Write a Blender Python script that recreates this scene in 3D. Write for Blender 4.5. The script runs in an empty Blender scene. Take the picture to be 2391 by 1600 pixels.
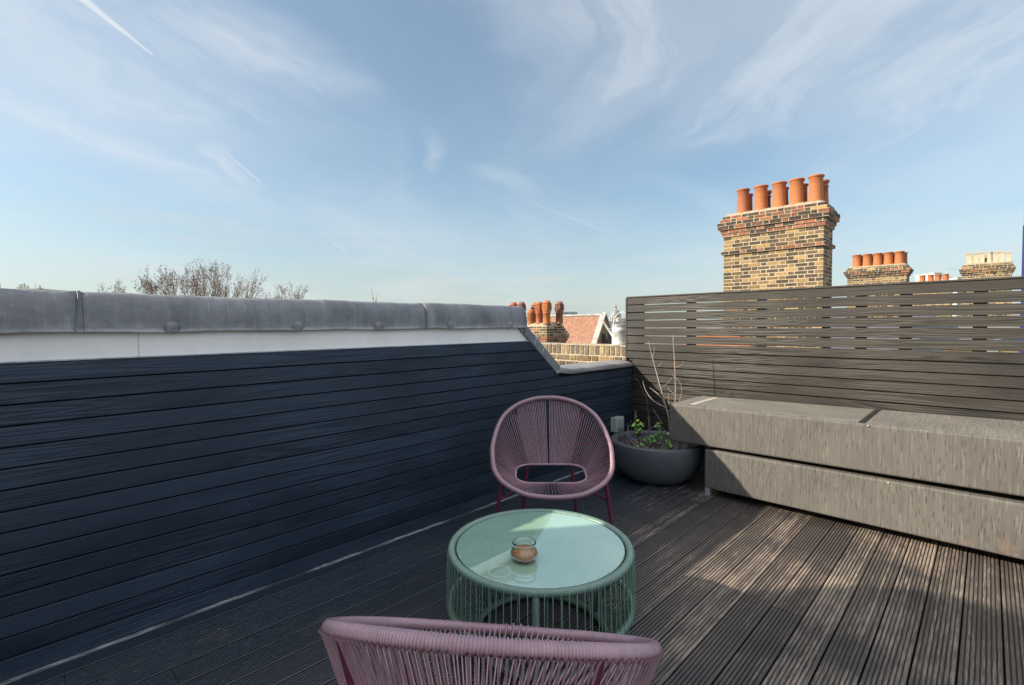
import bpy, math, random
from mathutils import Vector, Matrix
R = math.radians
V = Vector
SC = bpy.context.scene
COL = SC.collection

# ------------------------------------------------------------------ camera
CAMH = 1.5
cam = bpy.data.cameras.new('camera'); camo = bpy.data.objects.new('camera', cam); COL.objects.link(camo)
cam.sensor_width = 36; cam.lens = 17.26; cam.clip_start = .05; cam.clip_end = 20000
ROT = Matrix(((.71728, -.0190, .69652), (.69675, .0300, -.71669), (-.0073, .99937, .0348)))
camo.matrix_world = Matrix.Translation((0, 0, CAMH)) @ ROT.to_quaternion().to_matrix().to_4x4()
SC.camera = camo
# ------------------------------------------------------------------ sun, view
LD = V((1.04, 1.40, -1.0)).normalized()              # light travels this way
sun = bpy.data.lights.new('sun', 'SUN'); suno = bpy.data.objects.new('sun', sun); COL.objects.link(suno)
sun.energy = 5.0; sun.angle = R(.5); sun.color = (1, .88, .72)
suno.rotation_euler = LD.to_track_quat('-Z', 'Y').to_euler()
SC.view_settings.view_transform = 'Standard'; SC.view_settings.look = 'None'
SC.view_settings.exposure = 0.76; SC.view_settings.gamma = 1

# ------------------------------------------------------------------ node helpers
class NT:
    def __init__(s, nt): s.nt = nt; s.L = nt.links.new
    def n(s, t, **kw):
        x = s.nt.nodes.new(t)
        for k, v in kw.items(): setattr(x, k, v)
        return x
    def put(s, sock, v):
        if v is None: return
        if hasattr(v, 'is_output') or isinstance(v, bpy.types.NodeSocket): s.L(v, sock)
        else:
            if isinstance(v, (tuple, list)) and len(v) == 3 and len(sock.default_value) == 4: v = (*v, 1)
            sock.default_value = v
    def m(s, op, a, b=None, c=None, clamp=False):
        x = s.n('ShaderNodeMath', operation=op, use_clamp=clamp)
        s.put(x.inputs[0], a); s.put(x.inputs[1], b); s.put(x.inputs[2], c); return x.outputs[0]
    def vm(s, op, a, b=None, sc=None):
        x = s.n('ShaderNodeVectorMath', operation=op)
        s.put(x.inputs[0], a); s.put(x.inputs[1], b)
        if sc is not None: s.put(x.inputs['Scale'], sc)
        return x.outputs['Value'] if op in ('LENGTH', 'DISTANCE', 'DOT_PRODUCT') else x.outputs[0]
    def xyz(s, x=0, y=0, z=0):
        c = s.n('ShaderNodeCombineXYZ'); s.put(c.inputs[0], x); s.put(c.inputs[1], y); s.put(c.inputs[2], z); return c.outputs[0]
    def sep(s, v):
        c = s.n('ShaderNodeSeparateXYZ'); s.put(c.inputs[0], v); return c.outputs
    def noise(s, vec, scale=1, detail=3, rough=.5, dist=0):
        x = s.n('ShaderNodeTexNoise'); s.put(x.inputs['Vector'], vec); x.inputs['Scale'].default_value = scale
        x.inputs['Detail'].default_value = detail; x.inputs['Roughness'].default_value = rough; x.inputs['Distortion'].default_value = dist
        return x.outputs['Fac']
    def white(s, vec):
        x = s.n('ShaderNodeTexWhiteNoise', noise_dimensions='3D'); s.put(x.inputs['Vector'], vec); return x.outputs['Value']
    def mix(s, f, a, b, mode='MIX'):
        x = s.n('ShaderNodeMix', data_type='RGBA', blend_type=mode)
        s.put(x.inputs[0], f); s.put(x.inputs[6], a); s.put(x.inputs[7], b); return x.outputs[2]
    def rng(s, v, a, b, c=0, d=1, smooth=False):
        x = s.n('ShaderNodeMapRange', clamp=True)
        if smooth: x.interpolation_type = 'SMOOTHSTEP'
        for i, q in enumerate((v, a, b, c, d)): s.put(x.inputs[i], q)
        return x.outputs[0]
    def obj(s): return s.n('ShaderNodeTexCoord').outputs['Object']
    def bump(s, h, strength=.3, dist=.01):
        x = s.n('ShaderNodeBump'); s.put(x.inputs['Height'], h); x.inputs['Strength'].default_value = strength
        x.inputs['Distance'].default_value = dist; return x.outputs[0]

def mat(name):
    m = bpy.data.materials.new(name); m.use_nodes = True
    t = NT(m.node_tree); b = m.node_tree.nodes['Principled BSDF']
    t.b = b; t.mat = m
    def S(**kw):
        for k, v in kw.items(): t.put(b.inputs[k.replace('_', ' ')], v)
    t.S = S
    return t

def plain(name, col, rough=.6, var=.15, scale=8, bump=0, metal=0, spec=.5, **kw):
    t = mat(name); o = t.obj(); n = t.noise(o, scale, 5, .6)
    f = t.rng(n, .3, .7, 1 - var, 1 + var)
    c = t.vm('SCALE', (*col,), None, f)
    t.S(Base_Color=c, Roughness=rough, Metallic=metal)
    b_ = t.b.inputs['Specular IOR Level']; b_.default_value = spec
    if bump: t.S(Normal=t.bump(t.noise(o, scale * 6, 4, .6), bump, .004))
    for k, v in kw.items(): t.put(t.b.inputs[k.replace('_', ' ')], v)
    return t.mat

# ------------------------------------------------------------------ world: sky with cirrus
w = bpy.data.worlds.new('World'); SC.world = w; w.use_nodes = True
t = NT(w.node_tree); bg = w.node_tree.nodes['Background']; bg.inputs[1].default_value = .102
sky = t.n('ShaderNodeTexSky', sky_type='NISHITA'); sky.sun_disc = False
sky.sun_elevation = math.asin(-LD.z); sky.sun_rotation = math.atan2(-LD.x, -LD.y)
sky.air_density = 1.0; sky.dust_density = 1.2; sky.ozone_density = 1.5; sky.altitude = 50
D = t.n('ShaderNodeTexCoord').outputs['Generated']
sx, sy, sz = t.sep(D)
zz = t.m('ADD', t.m('MAXIMUM', sz, 0.0), .10)
# sheet coordinates: a along the wind, c across it
FA = V((-.63, .777)); FC = V((.777, .63))
a_ = t.m('DIVIDE', t.m('ADD', t.m('MULTIPLY', sx, FA.x), t.m('MULTIPLY', sy, FA.y)), zz)
c_ = t.m('DIVIDE', t.m('ADD', t.m('MULTIPLY', sx, FC.x), t.m('MULTIPLY', sy, FC.y)), zz)
P = t.xyz(a_, c_, 0)
def sheet(x, y, z=None):
    pass
def pxdir(px, py):
    return ROT @ V((px - 1195.5, 800 - py, -1146.36)).normalized()
def pxs(px, py):
    d = pxdir(px, py); z = max(d.z, 0) + .10
    return ((d.x * FA.x + d.y * FA.y) / z, (d.x * FC.x + d.y * FC.y) / z)
def blob(px, py, ra, rc, rot=0):
    a, c = pxs(px, py)
    mp = t.n('ShaderNodeMapping', vector_type='TEXTURE'); t.L(WP, mp.inputs[0])
    mp.inputs['Location'].default_value = (a, c, 0); mp.inputs['Rotation'].default_value = (0, 0, R(rot)); mp.inputs['Scale'].default_value = (ra, rc, 1)
    return t.rng(t.vm('LENGTH', mp.outputs[0]), 1.0, .1, 0, 1, True)
warp = t.n('ShaderNodeTexNoise'); t.L(P, warp.inputs['Vector']); warp.inputs['Scale'].default_value = 1.1; warp.inputs['Detail'].default_value = 4
WP = t.vm('ADD', P, t.vm('SCALE', t.vm('SUBTRACT', warp.outputs['Color'], (.5, .5, .5)), None, .9))
wa, wc, _ = t.sep(WP)
streak = t.noise(t.xyz(t.m('MULTIPLY', wa, .9), t.m('MULTIPLY', wc, 3.6), 3.1), 1, 8, .62)
soft = t.noise(t.xyz(t.m('MULTIPLY', wa, .45), t.m('MULTIPLY', wc, 1.0), 9.7), 1, 6, .55)
fine = t.noise(t.xyz(t.m('MULTIPLY', wa, 4), t.m('MULTIPLY', wc, 11), 1.7), 1, 6, .65)
BL = [(120, 90, 1.3, .75, 0, .9), (330, 190, .9, .35, 0, .9), (640, 150, .45, .3, 0, .95), (260, 310, 1.2, .3, 8, .85), (500, 225, .7, .2, 0, .7), (0, 0, 1.6, 1.0, 0, .55),
      (560, 380, .6, .10, 0, .8), (1450, 130, .9, .42, 0, .9), (1240, 60, .8, .25, 0, .7), (1000, 370, .5, .10, 0, .75), (2050, 60, 1.3, 1.0, 10, .95), (1760, 240, .6, .20, 10, .5),
      (2391, 330, 1.4, .5, 0, .5), (2300, 120, 1.5, .9, 0, .8), (1650, 480, .9, .2, 30, .5), (1200, 425, .35, .16, 20, .5)]
cov = 0.0
for px, py, ra, rc, rot, s_ in BL:
    cov = t.m('MAXIMUM', cov, t.m('MULTIPLY', blob(px, py, ra, rc, rot), s_))
tex = t.m('ADD', t.m('MULTIPLY', streak, .42), t.m('ADD', t.m('MULTIPLY', soft, .36), t.m('MULTIPLY', fine, .22)))
dens = t.m('MULTIPLY', t.rng(t.m('ADD', tex, t.m('MULTIPLY', cov, .34)), .53, .92, 0, 1, True), .62)
veil = t.m('MULTIPLY', t.rng(t.m('ADD', soft, t.m('MULTIPLY', cov, .3)), .30, .85, 0, 1, True), .38)
dens = t.m('MAXIMUM', dens, veil)
def trail(p0, p1, wd0, wd1, st):
    a = V(pxs(*p0)); b = V(pxs(*p1)); L_ = (b - a).length; an = math.atan2((b - a).y, (b - a).x)
    mp = t.n('ShaderNodeMapping', vector_type='TEXTURE'); t.L(P, mp.inputs[0])
    mp.inputs['Location'].default_value = (*a, 0); mp.inputs['Rotation'].default_value = (0, 0, an); mp.inputs['Scale'].default_value = (L_, 1, 1)
    u, v, _ = t.sep(mp.outputs[0])
    wd = t.m('ADD', wd0, t.m('MULTIPLY', u, wd1 - wd0))
    e = t.rng(t.m('DIVIDE', t.m('ABSOLUTE', v), wd), 1, .2, 0, 1, True)
    e = t.m('MULTIPLY', e, t.m('MULTIPLY', t.rng(u, 0, .05), t.rng(u, 1, .97)))
    return t.m('MULTIPLY', e, t.m('MULTIPLY', st, t.rng(fine, .2, .6, .6, 1)))
for tr in [((120, -60), (360, 131), .030, .007, .95), ((200, 355), (446, 463), .006, .006, .35), ((505, 340), (608, 425), .03, .012, .5),
           ((1205, 460), (1440, 550), .012, .03, .25), ((770, 560), (815, 592), .02, .02, .35), ((1960, 615), (2391, 520), .02, .06, .2)]:
    dens = t.m('MAXIMUM', dens, trail(*tr))
# low pale haze band with thin stratus near the horizon
low = t.m('MULTIPLY', t.rng(sz, .28, .0, 0, 1, True), .55)
strat = t.noise(t.xyz(t.m('MULTIPLY', sx, 2.2), t.m('MULTIPLY', sy, 2.2), t.m('MULTIPLY', sz, 38)), 1.3, 6, .6)
lowc = t.m('MULTIPLY', t.rng(strat, .48, .72, 0, .5, True), t.m('MULTIPLY', t.rng(sz, .01, .05), t.rng(sz, .24, .10)))
skyc = t.vm('MULTIPLY', sky.outputs[0], (.91, 1.0, .97))
base = t.mix(low, skyc, (3.55, 3.85, 3.75))
base = t.mix(.22, base, (2.9, 3.6, 4.2))
base = t.mix(lowc, base, (4.1, 4.2, 4.1))
colr = t.mix(dens, base, (4.6, 4.95, 5.25))
# added bright sky patch overhead, out of view, to lift the shade
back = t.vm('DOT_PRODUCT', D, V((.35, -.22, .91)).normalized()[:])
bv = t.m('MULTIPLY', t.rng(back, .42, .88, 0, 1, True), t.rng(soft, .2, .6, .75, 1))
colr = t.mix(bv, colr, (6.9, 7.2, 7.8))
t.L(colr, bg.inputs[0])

# ------------------------------------------------------------------ mesh helpers
class MB:
    def __init__(s): s.v = []; s.f = []; s.c = []; s.sm = []
    def add(s, vs, fs, col=None, smooth=False):
        o = len(s.v); s.v += [tuple(x) for x in vs]
        for f in fs: s.f.append(tuple(i + o for i in f)); s.c.append(col); s.sm.append(smooth)
        return s
    def box(s, a, b, col=None):
        x0, y0, z0 = a; x1, y1, z1 = b
        return s.add([(x0, y0, z0), (x1, y0, z0), (x1, y1, z0), (x0, y1, z0), (x0, y0, z1), (x1, y0, z1), (x1, y1, z1), (x0, y1, z1)],
                     [(0, 3, 2, 1), (4, 5, 6, 7), (0, 1, 5, 4), (1, 2, 6, 5), (2, 3, 7, 6), (3, 0, 4, 7)], col)
    def hexa(s, b4, t4, col=None):
        return s.add(list(b4) + list(t4), [(0, 3, 2, 1), (4, 5, 6, 7), (0, 1, 5, 4), (1, 2, 6, 5), (2, 3, 7, 6), (3, 0, 4, 7)], col)
    def prism(s, poly, axis, a, b, col=None, smooth=False):
        n = len(poly)
        def pt(p, q):
            return {0: (q, p[0], p[1]), 1: (p[0], q, p[1]), 2: (p[0], p[1], q)}[axis]
        vs = [pt(p, a) for p in poly] + [pt(p, b) for p in poly]
        fs = [tuple(range(n))[::-1], tuple(range(n, 2 * n))]
        s.add(vs, fs, col)
        s.add(vs, [(i, (i + 1) % n, n + (i + 1) % n, n + i) for i in range(n)], col, smooth)
        return s
    def lathe(s, prof, c=(0, 0, 0), n=24, col=None, caps=(True, True)):
        vs = []; fs = []
        for r, z in prof:
            for k in range(n):
                a = 2 * math.pi * k / n; vs.append((c[0] + r * math.cos(a), c[1] + r * math.sin(a), c[2] + z))
        for i in range(len(prof) - 1):
            for k in range(n):
                fs.append((i * n + k, i * n + (k + 1) % n, (i + 1) * n + (k + 1) % n, (i + 1) * n + k))
        s.add(vs, fs, col, True)
        if caps[0]: s.add([vs[k] for k in range(n)], [tuple(range(n))[::-1]], col)
        if caps[1]: s.add([vs[-n + k] for k in range(n)], [tuple(range(n))], col)
        return s
    def sweep(s, pts, rad, n=8, closed=False, center=None, col=None, cap=True):
        pts = [V(p) for p in pts]; m = len(pts); vs = []; fs = []
        N = None
        for i, p in enumerate(pts):
            if closed: T = (pts[(i + 1) % m] - pts[i - 1]).normalized()
            else: T = (pts[min(i + 1, m - 1)] - pts[max(i - 1, 0)]).normalized()
            if center is not None: N = p - V(center)
            elif N is None:
                N = T.orthogonal()
            N = (N - T * N.dot(T)).normalized(); B = T.cross(N)
            r = rad[i] if isinstance(rad, (list, tuple)) else rad
            for k in range(n):
                a = 2 * math.pi * k / n; vs.append(p + (N * math.cos(a) + B * math.sin(a)) * r)
        for i in range(m if closed else m - 1):
            j = (i + 1) % m
            for k in range(n):
                fs.append((i * n + k, i * n + (k + 1) % n, j * n + (k + 1) % n, j * n + k))
        s.add(vs, fs, col, True)
        if not closed and cap:
            s.add([vs[k] for k in range(n)], [tuple(range(n))[::-1]], col); s.add([vs[-n + k] for k in range(n)], [tuple(range(n))], col)
        return s
    def ball(s, c, r, col=None, n=6, m=4, sc=(1, 1, 1)):
        vs = [(c[0], c[1], c[2] - r * sc[2])]; fs = []
        for i in range(1, m):
            ph = math.pi * i / m - math.pi / 2
            for k in range(n):
                a = 2 * math.pi * k / n
                vs.append((c[0] + sc[0] * r * math.cos(ph) * math.cos(a), c[1] + sc[1] * r * math.cos(ph) * math.sin(a), c[2] + sc[2] * r * math.sin(ph)))
        vs.append((c[0], c[1], c[2] + r * sc[2])); L_ = len(vs) - 1
        for k in range(n):
            fs.append((0, 1 + (k + 1) % n, 1 + k)); fs.append((L_, L_ - n + k, L_ - n + (k + 1) % n))
            for i in range(m - 2):
                a = 1 + i * n; fs.append((a + k, a + (k + 1) % n, a + n + (k + 1) % n, a + n + k))
        return s.add(vs, fs, col, True)
    def build(s, name, m, parent=None, bevel=0, seg=2, xf=None):
        me = bpy.data.meshes.new(name); me.from_pydata(s.v, [], s.f); me.update()
        me.polygons.foreach_set('use_smooth', s.sm)
        if any(c is not None for c in s.c):
            ca = me.color_attributes.new('tint', 'FLOAT_COLOR', 'CORNER'); arr = []
            for c, f in zip(s.c, s.f):
                c = c or (1, 1, 1); arr += [c[0], c[1], c[2], 1] * len(f)
            ca.data.foreach_set('color', arr)
        for mm in (m if isinstance(m, (list, tuple)) else [m]): me.materials.append(mm)
        o = bpy.data.objects.new(name, me); COL.objects.link(o)
        if parent: o.parent = parent
        if bevel:
            b = o.modifiers.new('bevel', 'BEVEL'); b.width = bevel; b.segments = seg; b.limit_method = 'ANGLE'; b.angle_limit = R(40)
        return o

def thing(name, label, cat, loc=(0, 0, 0), rz=0, group=None):
    o = bpy.data.objects.new(name, None); COL.objects.link(o); o.location = loc; o.rotation_euler = (0, 0, rz)
    o.empty_display_size = .1
    return tag(o, label, cat, group)
def tag(o, label, cat, group=None, kind=None):
    o['label'] = label; o['category'] = cat
    if group: o['group'] = group
    if kind: o['kind'] = kind
    return o
def struct(o): o['kind'] = 'structure'; return o
def catmull(P_, n, closed=True):
    P_ = [V(p) for p in P_]; m = len(P_); out = []
    for i in range(m if closed else m - 1):
        g = (lambda k: P_[k % m]) if closed else (lambda k: P_[min(max(k, 0), m - 1)])
        p0, p1, p2, p3 = g(i - 1), g(i), g(i + 1), g(i + 2)
        for k in range(n):
            u = k / n
            out.append(.5 * ((2 * p1) + (p2 - p0) * u + (2 * p0 - 5 * p1 + 4 * p2 - p3) * u * u + (3 * p1 - p0 - 3 * p2 + p3) * u ** 3))
    if not closed: out.append(P_[-1])
    return out
class Arc:                                              # arc-length lookup on a polyline
    def __init__(s, pts, closed=True):
        s.p = [V(p) for p in pts] + ([V(pts[0])] if closed else []); s.d = [0]
        for a, b in zip(s.p, s.p[1:]): s.d.append(s.d[-1] + (b - a).length)
        s.L = s.d[-1]
    def at(s, x):
        x = x % s.L if x != s.L else x; import bisect
        i = min(max(bisect.bisect_right(s.d, x) - 1, 0), len(s.p) - 2); q = (x - s.d[i]) / max(s.d[i + 1] - s.d[i], 1e-9)
        return s.p[i].lerp(s.p[i + 1], q)
    def near(s, pt):
        i = min(range(len(s.p)), key=lambda k: (s.p[k] - V(pt)).length); return s.d[i]

# ------------------------------------------------------------------ materials
def board_mat(name, uax, pitch, off, base, hi, ro=.5, vz0=0, strength=.55, gloss=.4):
    t = mat(name); x, y, z = t.sep(t.obj()); u = (x, y)[uax]
    b = t.m('DIVIDE', t.m('SUBTRACT', z, off), pitch); idn = t.m('FLOOR', b); fr = t.m('FRACT', b)
    w1 = t.white(t.xyz(idn, 3.3, .7)); w2 = t.white(t.xyz(idn, 8.1, 2.7))
    ph = t.noise(t.xyz(t.m('MULTIPLY', u, .34), t.m('MULTIPLY', t.m('ADD', fr, w1), .75), t.m('MULTIPLY', idn, 7.37)), 1.4, 2, .5, .2)
    rings = t.m('SINE', t.m('MULTIPLY', t.m('ADD', ph, t.m('MULTIPLY', fr, t.m('MULTIPLY', w2, .22))), t.m('ADD', 62, t.m('MULTIPLY', w2, 45))))
    fib = t.noise(t.xyz(t.m('MULTIPLY', u, 5), t.m('MULTIPLY', z, 420), idn), 1, 3, .6)
    blot = t.noise(t.xyz(t.m('MULTIPLY', u, 1.6), t.m('MULTIPLY', z, 5), t.m('MULTIPLY', idn, 1.3)), 1.2, 5, .6)
    kn = t.noise(t.xyz(t.m('MULTIPLY', u, 1.2), t.m('MULTIPLY', z, 1.2), 4), 1.0, 2)
    gst = t.m('MULTIPLY', t.rng(kn, .4, .62, .12, 1), strength)
    g = t.m('MULTIPLY', t.m('ADD', t.m('MULTIPLY', rings, .5), .5), gst)
    f = t.m('ADD', t.m('MULTIPLY', g, .46), t.m('ADD', t.m('MULTIPLY', fib, .28), t.m('ADD', t.m('MULTIPLY', blot, .55), t.m('MULTIPLY', w1, .28))), clamp=True)
    col = t.mix(t.rng(f, .30, 1.05), base, hi)
    du = t.m('ABSOLUTE', t.m('SUBTRACT', t.m('FRACT', t.m('DIVIDE', t.m('ADD', u, t.m('MULTIPLY', w1, .02)), .62)), .5)); dv = t.m('ABSOLUTE', t.m('SUBTRACT', t.m('ABSOLUTE', t.m('SUBTRACT', fr, .5)), .27))
    nd = t.m('LESS_THAN', t.m('ADD', t.m('POWER', t.m('MULTIPLY', du, .62), 2), t.m('POWER', t.m('MULTIPLY', dv, pitch), 2)), .0000090)
    col = t.mix(t.m('MULTIPLY', nd, .85), col, (.003, .003, .004))
    h = t.m('ADD', t.m('MULTIPLY', g, 1.0), t.m('MULTIPLY', fib, .35))
    t.S(Base_Color=col, Roughness=t.rng(blot, .3, .7, ro - .08, ro + .15), Normal=t.bump(h, .4, .004), Specular_IOR_Level=gloss)
    return t.mat
PB = .0905
M_wall = board_mat('wall_board_paint', 1, PB, 0, (.0065, .0135, .0275), (.037, .058, .092), .40, gloss=.38, strength=.75)
M_fence = board_mat('fence_board_paint', 0, .0891, .035, (.0095, .0088, .0080), (.050, .0445, .037), .5, strength=1.2)
M_black = plain('dark_void_paint', (.006, .007, .009), .8)
M_lead = None
def lead_mat(name, uax, dark, light, st=1):
    t = mat(name); o = t.obj(); x, y, z = t.sep(o); u = (x, y)[uax]
    st1 = t.noise(t.xyz(t.m('MULTIPLY', u, 75), t.m('MULTIPLY', z, 3), 0), 1, 3, .6)
    big = t.noise(o, 2.6, 5, .6); sm = t.noise(o, 22, 5, .65)
    st2 = t.noise(t.xyz(t.m('MULTIPLY', u, 14), t.m('MULTIPLY', z, 1.5), 4), 1, 4, .6)
    streaks = t.m('MULTIPLY', t.rng(st1, .55, .72), t.rng(big, .4, .62, .1, 1))
    f = t.m('ADD', t.m('MULTIPLY', big, .5), t.m('ADD', t.m('MULTIPLY', sm, .25), t.m('ADD', t.m('MULTIPLY', st2, .35), t.m('MULTIPLY', streaks, .28 * st))))
    edge = t.m('MULTIPLY', t.rng(t.m('ADD', z, t.m('MULTIPLY', sm, .03)), 1.515, 1.500), .35 * st)
    t.S(Base_Color=t.mix(t.rng(t.m('ADD', f, edge), .38, .95), dark, light), Roughness=.55, Metallic=.15,
        Normal=t.bump(t.m('ADD', t.m('MULTIPLY', streaks, .4), t.m('ADD', t.m('MULTIPLY', big, 2.0), sm)), .4, .01))
    return t.mat
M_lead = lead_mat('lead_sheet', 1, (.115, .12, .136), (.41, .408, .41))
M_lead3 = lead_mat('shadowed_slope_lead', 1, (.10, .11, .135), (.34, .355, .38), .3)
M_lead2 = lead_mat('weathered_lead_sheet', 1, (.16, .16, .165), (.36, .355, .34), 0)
t = mat('fascia_white_paint'); o = t.obj(); x, y, z = t.sep(o)
n = t.noise(o, 3, 5, .6); n2 = t.noise(t.xyz(t.m('MULTIPLY', y, 30), t.m('MULTIPLY', z, 4), 0), 1, 4, .6)
cr = t.m('MULTIPLY', t.rng(t.m('ABSOLUTE', t.m('SUBTRACT', y, t.m('ADD', -1.353, t.m('MULTIPLY', t.noise(t.xyz(0, 0, z), 60, 2), .006)))), .003, .0015), .6)
c = t.mix(t.rng(t.m('ADD', n, t.m('MULTIPLY', n2, .4)), .5, .95), (.90, .88, .85), (.80, .78, .75))
t.S(Base_Color=t.mix(cr, c, (.35, .27, .18)), Roughness=.5, Normal=t.bump(n2, .1, .003)); M_fascia = t.mat

# deck boards
t = mat('weathered_deck_timber'); o = t.obj(); x, y, z = t.sep(o)
bid = t.m('FLOOR', t.m('DIVIDE', t.m('ADD', x, 3.0), .1463))
rid = t.m('FLOOR', t.m('DIVIDE', t.m('ADD', x, 3.0), .1463 / 8))
wb = t.white(t.xyz(bid, 1.5, 2.5)); wr = t.white(t.xyz(rid, 5.5, 2.5))
st1 = t.noise(t.xyz(t.m('MULTIPLY', x, 160), t.m('MULTIPLY', y, 9), 0), 1, 5, .68)
st2 = t.noise(t.xyz(t.m('MULTIPLY', x, 30), t.m('MULTIPLY', y, 1.1), 2), 1, 5, .6)
big = t.noise(o, .85, 5, .6); mid = t.noise(t.xyz(t.m('MULTIPLY', x, 2.5), y, 0), 2.4, 5, .6)
worn_lit = t.rng(x, -2.55, -1.0, 0, 1, True)  # wear plus painted sunlight: paler to the right, dark blue by the wall
f = t.m('ADD', t.m('ADD', t.m('MULTIPLY', st1, .50), t.m('MULTIPLY', st2, .34)), t.m('ADD', t.m('MULTIPLY', big, .55), t.m('MULTIPLY', wb, .12)))
f = t.m('ADD', t.m('SUBTRACT', f, .10), t.m('ADD', t.m('MULTIPLY', worn_lit, .20), t.m('MULTIPLY', wr, .07)))
dk = t.mix(worn_lit, (.020, .029, .044), t.mix(t.rng(big, .35, .65), (.042, .039, .040), (.125, .100, .082)))
cc = t.mix(t.rng(f, .86, 1.24, 0, 1), dk, (.70, .55, .42))
speck = t.m('MULTIPLY', t.rng(t.noise(t.xyz(t.m('MULTIPLY', x, 190), t.m('MULTIPLY', y, 55), 7), 1, 3, .6), .66, .76), t.rng(mid, .45, .62))
cc = t.mix(t.m('MULTIPLY', speck, .75), cc, (.34, .32, .31))
top = t.rng(z, -.0030, -.0008)
cc = t.mix(top, t.vm('SCALE', cc, None, .30), cc)
# moss along some ridges
ms = t.m('MULTIPLY', t.rng(t.noise(t.xyz(t.m('MULTIPLY', x, 60), t.m('MULTIPLY', y, 5), 31), 1, 3), .54, .66), t.rng(t.noise(o, 1.35, 3), .57, .68))
cc = t.mix(t.m('MULTIPLY', ms, .42), cc, (.20, .205, .03))
# scuffed white paint line at the foot of the wall
pl = t.m('MULTIPLY', t.rng(t.m('ABSOLUTE', t.m('SUBTRACT', x, -2.972)), .026, .010), t.rng(t.noise(t.xyz(t.m('MULTIPLY', x, 300), t.m('MULTIPLY', y, 6), 0), 1, 5, .75), .47, .56))
pl = t.m('MULTIPLY', pl, t.rng(t.noise(t.xyz(0, t.m('MULTIPLY', y, 2.2), 4), 1, 5), .40, .52, .15, 1))
cc = t.mix(t.m('MULTIPLY', pl, .9), cc, (.72, .70, .72))
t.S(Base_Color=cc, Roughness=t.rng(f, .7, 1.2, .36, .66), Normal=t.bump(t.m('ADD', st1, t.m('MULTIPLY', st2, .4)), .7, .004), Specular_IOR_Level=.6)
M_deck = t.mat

# woven outdoor fabric on the benches
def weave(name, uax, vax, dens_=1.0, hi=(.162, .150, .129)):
    t = mat(name); s3 = t.sep(t.obj()); u = s3[uax]; v = s3[vax]; d = s3[1]
    cu = t.m('MULTIPLY', u, 230); iu = t.m('FLOOR', cu); fu = t.m('FRACT', cu)
    rnd = t.white(t.xyz(iu, 2.2, 1)); cv = t.m('ADD', t.m('MULTIPLY', v, 13), t.m('MULTIPLY', rnd, 1.0)); iv = t.m('FLOOR', cv); fv = t.m('FRACT', cv)
    cell = t.white(t.xyz(iu, iv, 3.1)); cell2 = t.white(t.xyz(iu, iv, 9.1))
    dark = t.m('MULTIPLY', t.m('GREATER_THAN', cell, 1 - .07 * dens_), t.m('LESS_THAN', fv, .55))
    lite = t.m('MULTIPLY', t.m('GREATER_THAN', cell2, .93), t.m('LESS_THAN', fv, .8))
    stp = t.noise(t.xyz(t.m('MULTIPLY', u, 170), t.m('MULTIPLY', v, 2.2), 0), 1, 3, .7)
    big = t.noise(t.xyz(t.m('MULTIPLY', u, 3), t.m('MULTIPLY', v, 2), 0), 1, 5, .55)
    fine = t.noise(t.xyz(t.m('MULTIPLY', u, 30), t.m('MULTIPLY', v, 260), 0), 1, 2, .5)
    f = t.m('ADD', t.m('MULTIPLY', stp, .65), t.m('ADD', t.m('MULTIPLY', big, .35), t.m('MULTIPLY', fine, .15)))
    c = t.mix(t.rng(f, .36, .84), (.060, .057, .052), hi)
    c = t.mix(t.m('MULTIPLY', dark, .62), c, (.03, .03, .03)); c = t.mix(t.m('MULTIPLY', lite, .15), c, (.40, .38, .33))
    if name == 'woven_vinyl_rusty_front':                       # rust bloom low on the lower front
        r_ = t.m('MULTIPLY', t.rng(t.vm('DISTANCE', t.vm('MULTIPLY', t.obj(), (1, 1, 2.6)), (.08, -.375, .25)), .34, .1), t.rng(t.noise(t.obj(), 14, 4), .5, .66))
        c = t.mix(t.m('MULTIPLY', r_, .25), c, (.26, .11, .05))
    rib = t.m('ABSOLUTE', t.m('SUBTRACT', fu, .5))
    t.S(Base_Color=c, Roughness=.75, Normal=t.bump(t.m('SUBTRACT', t.m('MULTIPLY', rib, -1.0), t.m('MULTIPLY', dark, .6)), .5, .002))
    return t.mat
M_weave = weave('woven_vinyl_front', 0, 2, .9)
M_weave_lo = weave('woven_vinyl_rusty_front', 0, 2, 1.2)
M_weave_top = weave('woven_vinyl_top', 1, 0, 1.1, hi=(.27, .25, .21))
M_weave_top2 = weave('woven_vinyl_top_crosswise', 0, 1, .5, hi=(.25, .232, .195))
M_alu = plain('grey_aluminium', (.30, .32, .33), .5, metal=.3)
M_tape = plain('pale_tape', (.40, .36, .29), .7)

def cord_mat(name, c, rough=.38, sc=60):
    t = mat(name); n = t.noise(t.obj(), sc, 3, .6)
    n2 = t.noise(t.obj(), 5, 3, .6)
    t.S(Base_Color=t.vm('SCALE', c, None, t.m('ADD', t.rng(n, .3, .7, .86, 1.12), t.rng(n2, .3, .7, -.08, .08))), Roughness=rough, Specular_IOR_Level=.6, Coat_Weight=.8, Coat_Roughness=.2)
    return t.mat
M_mauve = cord_mat('mauve_vinyl_cord', (.335, .200, .240), .24)
M_plum = plain('plum_powder_coat', (.105, .015, .042), .35)
M_sage = cord_mat('sage_vinyl_cord', (.130, .225, .178))
M_pot = plain('charcoal_planter_glaze', (.078, .083, .094), .42, .1, 30)
M_pot_in = plain('charcoal_planter_inside', (.09, .095, .115), .45, .2, 6)

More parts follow.
